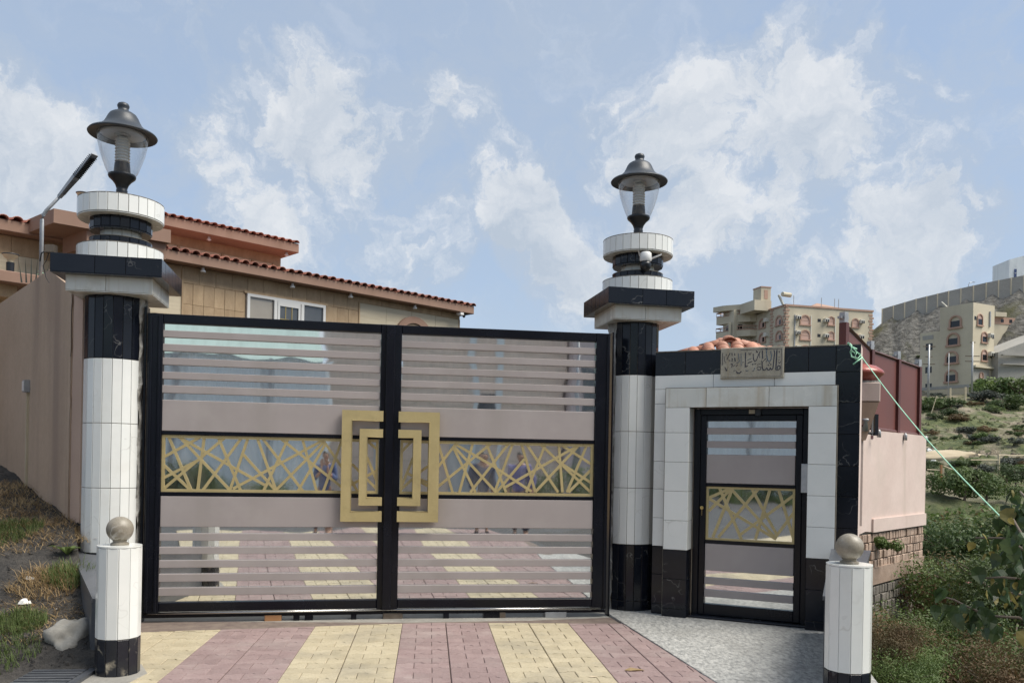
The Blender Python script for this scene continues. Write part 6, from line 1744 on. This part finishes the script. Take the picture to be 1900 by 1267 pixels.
# hanging branches with heart shaped leaves in the right foreground
hs0 = at(1960, 1267, 4.6)
hs = thing('vine_shrub', 'near shrub with dangling heart shaped leaves at the right edge', 'shrub', (hs0.x, hs0.y, hs0.z - 1.0))
base = Vector(hs.location)
hl = MB().add([(0, 0, 0), (-.034, .004, -.012), (-.036, .006, -.045), (0, .012, -.095), (.036, .006, -.045), (.034, .004, -.012), (0, -.008, -.045)], [(0, 1, 6), (1, 2, 6), (2, 3, 6), (3, 4, 6), (4, 5, 6), (5, 0, 6)])
lm = [hl.mesh('leaf', 'leaf_big'), hl.mesh('leaf', 'leaf_yellow')]
br = [[(1960, 1180), (1890, 1145), (1832, 1142), (1795, 1125), (1770, 1112), (1755, 1108)], [(1960, 1060), (1900, 1020), (1868, 998), (1810, 997)], [(1960, 1100), (1905, 1075), (1860, 1070), (1830, 1072)],
      [(1965, 960), (1920, 940), (1885, 965), (1868, 985)], [(1970, 1150), (1930, 1050), (1895, 990), (1880, 963)], [(1980, 1180), (1930, 1110), (1880, 1100), (1850, 1098)], [(1990, 1120), (1940, 1000), (1905, 925), (1893, 912)]]
vr = random.Random(12)
nl = 0
for bi, b_ in enumerate(br):
    Yb = 4.6 + vr.uniform(-.25, .45)
    P_ = [at(u, v, Yb + .1 * i) - base for i, (u, v) in enumerate(b_)]
    P_ = [Vector((.1, .1, 0))] + P_ if bi < 3 else P_
    MB().tube([tuple(p) for p in P_], [.011] + [.009 - .0065 * i / len(P_) for i in range(len(P_) - 1)], 6).build('branch', 'bark', hs, True)
    for i in range(1 if bi >= 3 else 2, len(P_)):
        for k in range(9):
            t = vr.random(); p = P_[i - 1].lerp(P_[i], t) + Vector((vr.uniform(-.09, .09), vr.uniform(-.15, .15), vr.uniform(-.10, .05)))
            tip = i == len(P_) - 1 and t > .6
            m_ = lm[1] if (tip or vr.random() < .06) else lm[0]
            put('leaf', m_, hs, p, 0, rot=(vr.uniform(-.7, .5), vr.uniform(-.6, .6), vr.uniform(0, 6.28)), scale=(vr.uniform(.7, 1.25) * (.6 if tip else 1),) * 3); nl += 1
for (u, v) in [(1810, 1070), (1797, 1082)]:
    p = at(u, v, 5.0)
    f_ = thing('blossom', 'pink blossom left of the hanging leaves, %s of two' % ('upper' if v < 1075 else 'lower'), 'flower', p)
    for k in range(5):
        a = k * 1.2566; MB().add([(0, 0, 0), (math.cos(a - .35) * .014, math.sin(a - .35) * .008, .008), (math.cos(a) * .02, math.sin(a) * .01, .012), (math.cos(a + .35) * .014, math.sin(a + .35) * .008, .008)], [(0, 1, 2, 3)]).build('petal', 'violet_cloth' if False else 'bowl', f_)

# dry leaves on the drive
for (u, v, s_) in [(1175, 1243, 1.0), (1100, 1256, .5)]:
    d = ray(u, v); Y = -H / d.z; p = (d.x * Y, Y, .004)
    o = MB().add([(-.07, -.01, 0), (-.02, .03, .012), (.05, .02, .004), (.09, .0, .0), (.02, -.03, .008), (-.03, -.035, .002)], [(0, 1, 2, 3, 4, 5)]).build('dry_leaf', 'sand' if s_ < 1 else 'grass_dry', None, loc=p)
    o.scale = (s_,) * 3
    tag(o, 'curled brown leaf lying on the yellow stripe near the bottom' if s_ == 1 else 'small torn leaf left of the bigger one on the yellow stripe', 'dry leaf')

# ================================================================ what stands across the road (seen in the mirrors)
c10, s10 = math.cos(R(10)), math.sin(R(10))
def across(s_, p, z=0.0): return Vector((-3.478 + s_ * c10 + p * s10, 8.03 + s_ * s10 - p * c10, z))
verge = [across(-60, 20.5), across(60, 20.5), across(60, 60), across(-60, 60)]
structure(MB().add([(v.x, v.y, .02) for v in verge], [(3, 2, 1, 0)]).build('verge', 'soil'), 'earth verge on the far side of the road')
rdf = MB().add([(v.x, v.y, -.026) for v in (across(-60, 9.0), across(60, 9.0), across(60, 21), across(-60, 21))], [(3, 2, 1, 0)]); 
fw = thing('corrugated_wall', 'tall white corrugated sheet wall with posts across the road', 'wall', across(-30, 22.5), R(10))
mb = MB(); vs = []; n_ = 32 * 8
for i in range(n_ + 1):
    x = i * .125; y = .03 * (1 if i % 2 else -1); vs += [(x, y, .0), (x, y, 5.0)]
mb.add(vs, [(2 * i, 2 * i + 2, 2 * i + 3, 2 * i + 1) for i in range(n_)]).build('sheet', 'corr', fw)
pm_ = MB().box(-.06, .06, .03, .15, 0, 5.1).mesh('post', 'galv')
for s_ in range(11): put('post', pm_, fw, (27.0 - s_ * 3.1 + 2.9 - .0, .04, 0))
MB().add([(8, .1, 5.0), (31.7, .1, 5.0), (31.7, -1.6, 6.5), (8, -1.6, 6.5)], [(0, 1, 2, 3)]).build('canopy', 'green_sheet', fw)
MB().add([(8, .1, 5.0), (31.7, .1, 5.0), (31.7, .1, 5.06), (8, .1, 5.06)], [(0, 1, 2, 3)]).build('canopy_edge', 'slate', fw)
ph_ = thing('peach_house', 'peach rendered house with white pipes across the road', 'house', across(1.9, 26), R(10))
MB().box(0, 6.6, -8, 0, 0, 12).build('wall', 'peach', ph_)
for z in [i * .75 for i in range(1, 16)]: MB().box(0, 6.6, .0, .012, z, z + .02).build('render_line', 'apart', ph_)
for x in (2.9, 3.95): MB().box(x - .11, x + .11, .0, .14, 0, 12).build('pipe', 'corr', ph_)
MB().box(3.05, 3.85, .0, .03, 3.3, 4.2).build('grille', 'slate', ph_)
MB().box(2.0, 3.3, .0, .05, 0, 2.4).build('garage_door', 'white_frame', ph_)
mh = thing('mauve_house', 'mauve grey house beside the peach one across the road', 'house', across(8.6, 25), R(10))
MB().box(0, 2.6, -6, 0, 0, 7.5).build('wall', 'mauve_wall', mh)
MB().box(.6, 1.9, .0, .03, 3.6, 5.4).build('window', 'glass_dark', mh)
th = thing('tan_house', 'tan house with a flat roof at the far end across the road', 'house', across(12.2, 34), R(10))
MB().box(0, 9, -6, 0, 0, 7.6).build('wall', 'stone_cream', th)
for x in (1, 3.6): MB().box(x, x + 1.2, .0, .03, 3.5, 5.0).build('window', 'glass_dark', th)
pl2 = thing('lamp_post', 'blue grey lamp post across the road', 'lamp post', across(8.0, 20))
MB().tube([(0, 0, 0), (0, 0, 7)], [.1, .07], 8).build('pole', 'galv', pl2, True); MB().box(-.1, .1, -.1, .7, 6.9, 7.05).build('head', 'galv', pl2)
for k, (s_, p_, sc_, mt) in enumerate([(-6.5, 21.2, 1.3, 'leaf'), (-4.6, 21.4, 1.0, 'leaf'), (-3.0, 21.2, 1.5, 'leaf'), (-1.5, 21.3, .9, 'leaf'), (.0, 21.4, .9, 'leaf'), (6.2, 20.4, 1.3, 'leaf_dark'), (8.8, 20.3, 1.5, 'leaf'), (10.5, 20.3, 1.6, 'leaf_dark'), (-9, 21.2, 1.2, 'leaf'), (-12.5, 21.2, 1.1, 'leaf_dark'), (-16, 21.2, 1.3, 'leaf'), (-20, 21.3, 1.2, 'leaf')]):
    q = across(s_, p_); shrub(q.x, q.y, sc_, mt, '%s shrub across the road, %s' % ('dark leafy' if mt == 'leaf_dark' else 'green leafy', ('before the mauve house' if s_ > 7 else 'before the peach house') if s_ > 3 else 'near the right end of the white corrugated wall' if s_ > -2 else 'at the middle of the white corrugated wall' if s_ > -8 else 'at the far left of the white corrugated wall'), 'shrubs across the road', z=.0)
gm = MB()
for _ in range(9000):
    s_ = rnd.uniform(-26, 12); p_ = 20.4 + rnd.random() * 1.9; q = across(s_, p_)
    blade(gm, (q.x, q.y, .02), rnd.uniform(.15, .5), .012, .12)
tag(gm.build('verge_grass', 'grass_green'), 'green grass along the verge across the road', 'grass', kind='stuff')

# ---- the people mirrored in the gate
def skin_obj(name, mat, par, verts, edges_, radii, root=0, sub=1):
    me = bpy.data.meshes.new(name); me.from_pydata(verts, edges_, []); me.materials.append(M[mat])
    o = put(name, me, par)
    sk = o.modifiers.new('skin', 'SKIN'); sk.use_smooth_shade = True
    sv_ = me.skin_vertices[0].data if me.skin_vertices else None
    if sv_ is None:
        bm = bmesh.new(); bm.from_mesh(me); bm.verts.layers.skin.verify(); bm.to_mesh(me); bm.free(); sv_ = me.skin_vertices[0].data
    for i, r_ in enumerate(radii):
        sv_[i].radius = (r_, r_) if not isinstance(r_, tuple) else r_
        sv_[i].use_root = (i == root)
    sm = o.modifiers.new('sub', 'SUBSURF'); sm.levels = sub; sm.render_levels = 2
    return o
def person(loc, rz, label, shirt, trousers, phone=False, h=1.74):
    root = thing('person', label, 'person', loc, rz)
    k = h / 1.74
    # joints (facing -y is local front = +y here: they look along local +y)
    V_ = [(0, 0, .95), (0, 0, 1.18), (0, .0, 1.40), (0, .01, 1.50), (0, .02, 1.60)]
    R_ = [.125, .115, .11, .050, .055]
    E_ = [(0, 1), (1, 2), (2, 3), (3, 4)]
    arms = {}
    for sd in (-1, 1):
        i0 = len(V_)
        if phone: pa_ = [(sd * .19, 0, 1.40), (sd * .26, .04, 1.18), (sd * .12, .28, 1.30), (sd * .075, .34, 1.42)]
        else: pa_ = [(sd * .19, 0, 1.41), (sd * .24, -.02, 1.14), (sd * .25, .06, .90), (sd * .245, .09, .82)]
        V_ += pa_; R_ += [.055, .045, .036, .028]; E_ += [(2, i0), (i0, i0 + 1), (i0 + 1, i0 + 2), (i0 + 2, i0 + 3)]
        arms[sd] = pa_
        i1 = len(V_)
        V_ += [(sd * .10, 0, .88), (sd * .115, .01, .50), (sd * .12, -.01, .10), (sd * .125, .03, .05), (sd * .13, .14, .03)]; R_ += [.095, .062, .042, .042, .034]
        E_ += [(0, i1), (i1, i1 + 1), (i1 + 1, i1 + 2), (i1 + 2, i1 + 3), (i1 + 3, i1 + 4)]
    sc = lambda L_: [(x * k, y * k, z * k) for x, y, z in L_]
    body = skin_obj('body', 'skin', root, sc(V_), E_, R_)
    # clothes follow the same skeleton, a little wider
    ids = [0, 1, 2]
    SV = [(0, 0, .86), (0, 0, 1.05), (0, 0, 1.25), (0, 0, 1.41)]; SR = [.17, .16, .17, .165]; SE = [(0, 1), (1, 2), (2, 3)]
    for sd in (-1, 1):
        a_ = arms[sd]; i0 = len(SV); SV += [a_[0], a_[1], tuple((a_[1][q] * .45 + a_[2][q] * .55) for q in range(3))]; SR += [.092, .072, .062]; SE += [(3, i0), (i0, i0 + 1), (i0 + 1, i0 + 2)]
    skin_obj('shirt', shirt, root, sc(SV), SE, SR)
    TV = [(0, 0, .96)]; TR_ = [.15]; TE = []
    for sd in (-1, 1):
        i0 = len(TV); TV += [(sd * .10, 0, .85), (sd * .115, .01, .50), (sd * .12, -.01, .13)]; TR_ += [.112, .082, .068]; TE += [(0, i0), (i0, i0 + 1), (i0 + 1, i0 + 2)]
    skin_obj('trousers', trousers, root, sc(TV), TE, TR_)
    for sd in (-1, 1):
        MB().add([(sd * .12 - .045, -.07, 0), (sd * .12 + .045, -.07, 0), (sd * .13 + .05, .19, 0), (sd * .13 - .05, .19, 0), (sd * .12 - .04, -.06, .09), (sd * .12 + .04, -.06, .09), (sd * .13 + .04, .18, .045), (sd * .13 - .04, .18, .045)],
                 [(0, 3, 2, 1), (4, 5, 6, 7), (0, 1, 5, 4), (1, 2, 6, 5), (2, 3, 7, 6), (3, 0, 4, 7)]).build('shoe', 'dark', root)
    # head
    bm = bmesh.new(); bmesh.ops.create_uvsphere(bm, u_segments=24, v_segments=16, radius=1)
    for v in bm.verts:
        z = v.co.z; wx = .074 * (1 - .18 * max(0, -z)); wy = .092
        v.co.x *= wx; v.co.y *= wy * (1 - .1 * max(0, -z)); v.co.z *= .118
        if v.co.y > .05 and abs(v.co.x) < .016 and -.035 < v.co.z < .02: v.co.y += .018
    me = bpy.data.meshes.new('head'); bm.to_mesh(me); bm.free(); me.materials.append(M['skin'])
    for p_ in me.polygons: p_.use_smooth = True
    hd_ = put('head', me, root, (0, .025 * k, 1.63 * k))
    bm = bmesh.new(); bmesh.ops.create_uvsphere(bm, u_segments=20, v_segments=12, radius=1)
    for v in list(bm.verts):
        v.co.x *= .081; v.co.y *= .099; v.co.z *= .126
    bmesh.ops.delete(bm, geom=[v for v in bm.verts if v.co.z < -.02 or (v.co.y > .045 and v.co.z < .06)], context='VERTS')
    me = bpy.data.meshes.new('hair'); bm.to_mesh(me); bm.free(); me.materials.append(M['hair']); put('hair', me, hd_, (0, -.006, .004))
    for sd in (-1, 1):
        MB().lathe([(.001, 0), (.010, .002), (.001, .005)], 10).build('eye', 'hair', hd_, loc=(sd * .03, .083, .005)).rotation_euler = (R(-90), 0, 0)
        MB().lathe([(.001, 0), (.018, .004), (.022, .01), (.001, .012)], 10).build('ear', 'skin', hd_, loc=(sd * .070, 0, 0)).rotation_euler = (0, sd * R(80), 0)
    MB().box(-.022, .022, 0, .004, -.003, .003).build('mouth', 'bowl', hd_, loc=(0, .078, -.062))
    # hands: palm and five separate fingers
    for sd in (-1, 1):
        w = Vector(arms[sd][3]) * k
        V2 = [tuple(w), tuple(w + (Vector((0, .03, .06)) if phone else Vector((0, .01, -.07))))]; R2 = [.026, .030]; E2 = [(0, 1)]
        for f in range(4):
            b0 = w + (Vector(((f - 1.5) * .018, .03, .085)) if phone else Vector((0, (f - 1.5) * .018 + .01, -.09)))
            ln_ = (.030, .036, .033, .025)[f]
            st = Vector((-sd * .018, .0, ln_)) if phone else Vector((-sd * .008, 0, -ln_))
            i0 = len(V2); V2 += [tuple(b0), tuple(b0 + st), tuple(b0 + st * 1.8 + Vector((-sd * .008, 0, 0)))]; R2 += [.010, .009, .007]; E2 += [(1, i0), (i0, i0 + 1), (i0 + 1, i0 + 2)]
        b0 = w + (Vector((-sd * .03, .02, .03)) if phone else Vector((-sd * .02, .035, -.03))); i0 = len(V2)
        V2 += [tuple(b0), tuple(b0 + (Vector((-sd * .015, 0, .03)) if phone else Vector((0, .01, -.035))))]; R2 += [.012, .009]; E2 += [(0, i0), (i0, i0 + 1)]
        skin_obj('hand', 'skin', root, V2, E2, R2)
    return root
ca = across(1.75, 9.15)
person((ca.x, ca.y, -.005), R(10 + 6), 'person in a blue shirt raising both hands in front of the gate, facing it', 'blue_cloth', 'navy_cloth', True, 1.70)
cb = across(3.95, 9.3); person((cb.x, cb.y, -.005), R(14), 'person in navy clothes standing right of the drive centre', 'navy_cloth', 'blue_cloth', False, 1.72)
cc = across(4.75, 9.2); person((cc.x, cc.y, -.005), R(22), 'person in a violet shirt standing at the right of the group', 'violet_cloth', 'navy_cloth', False, 1.76)
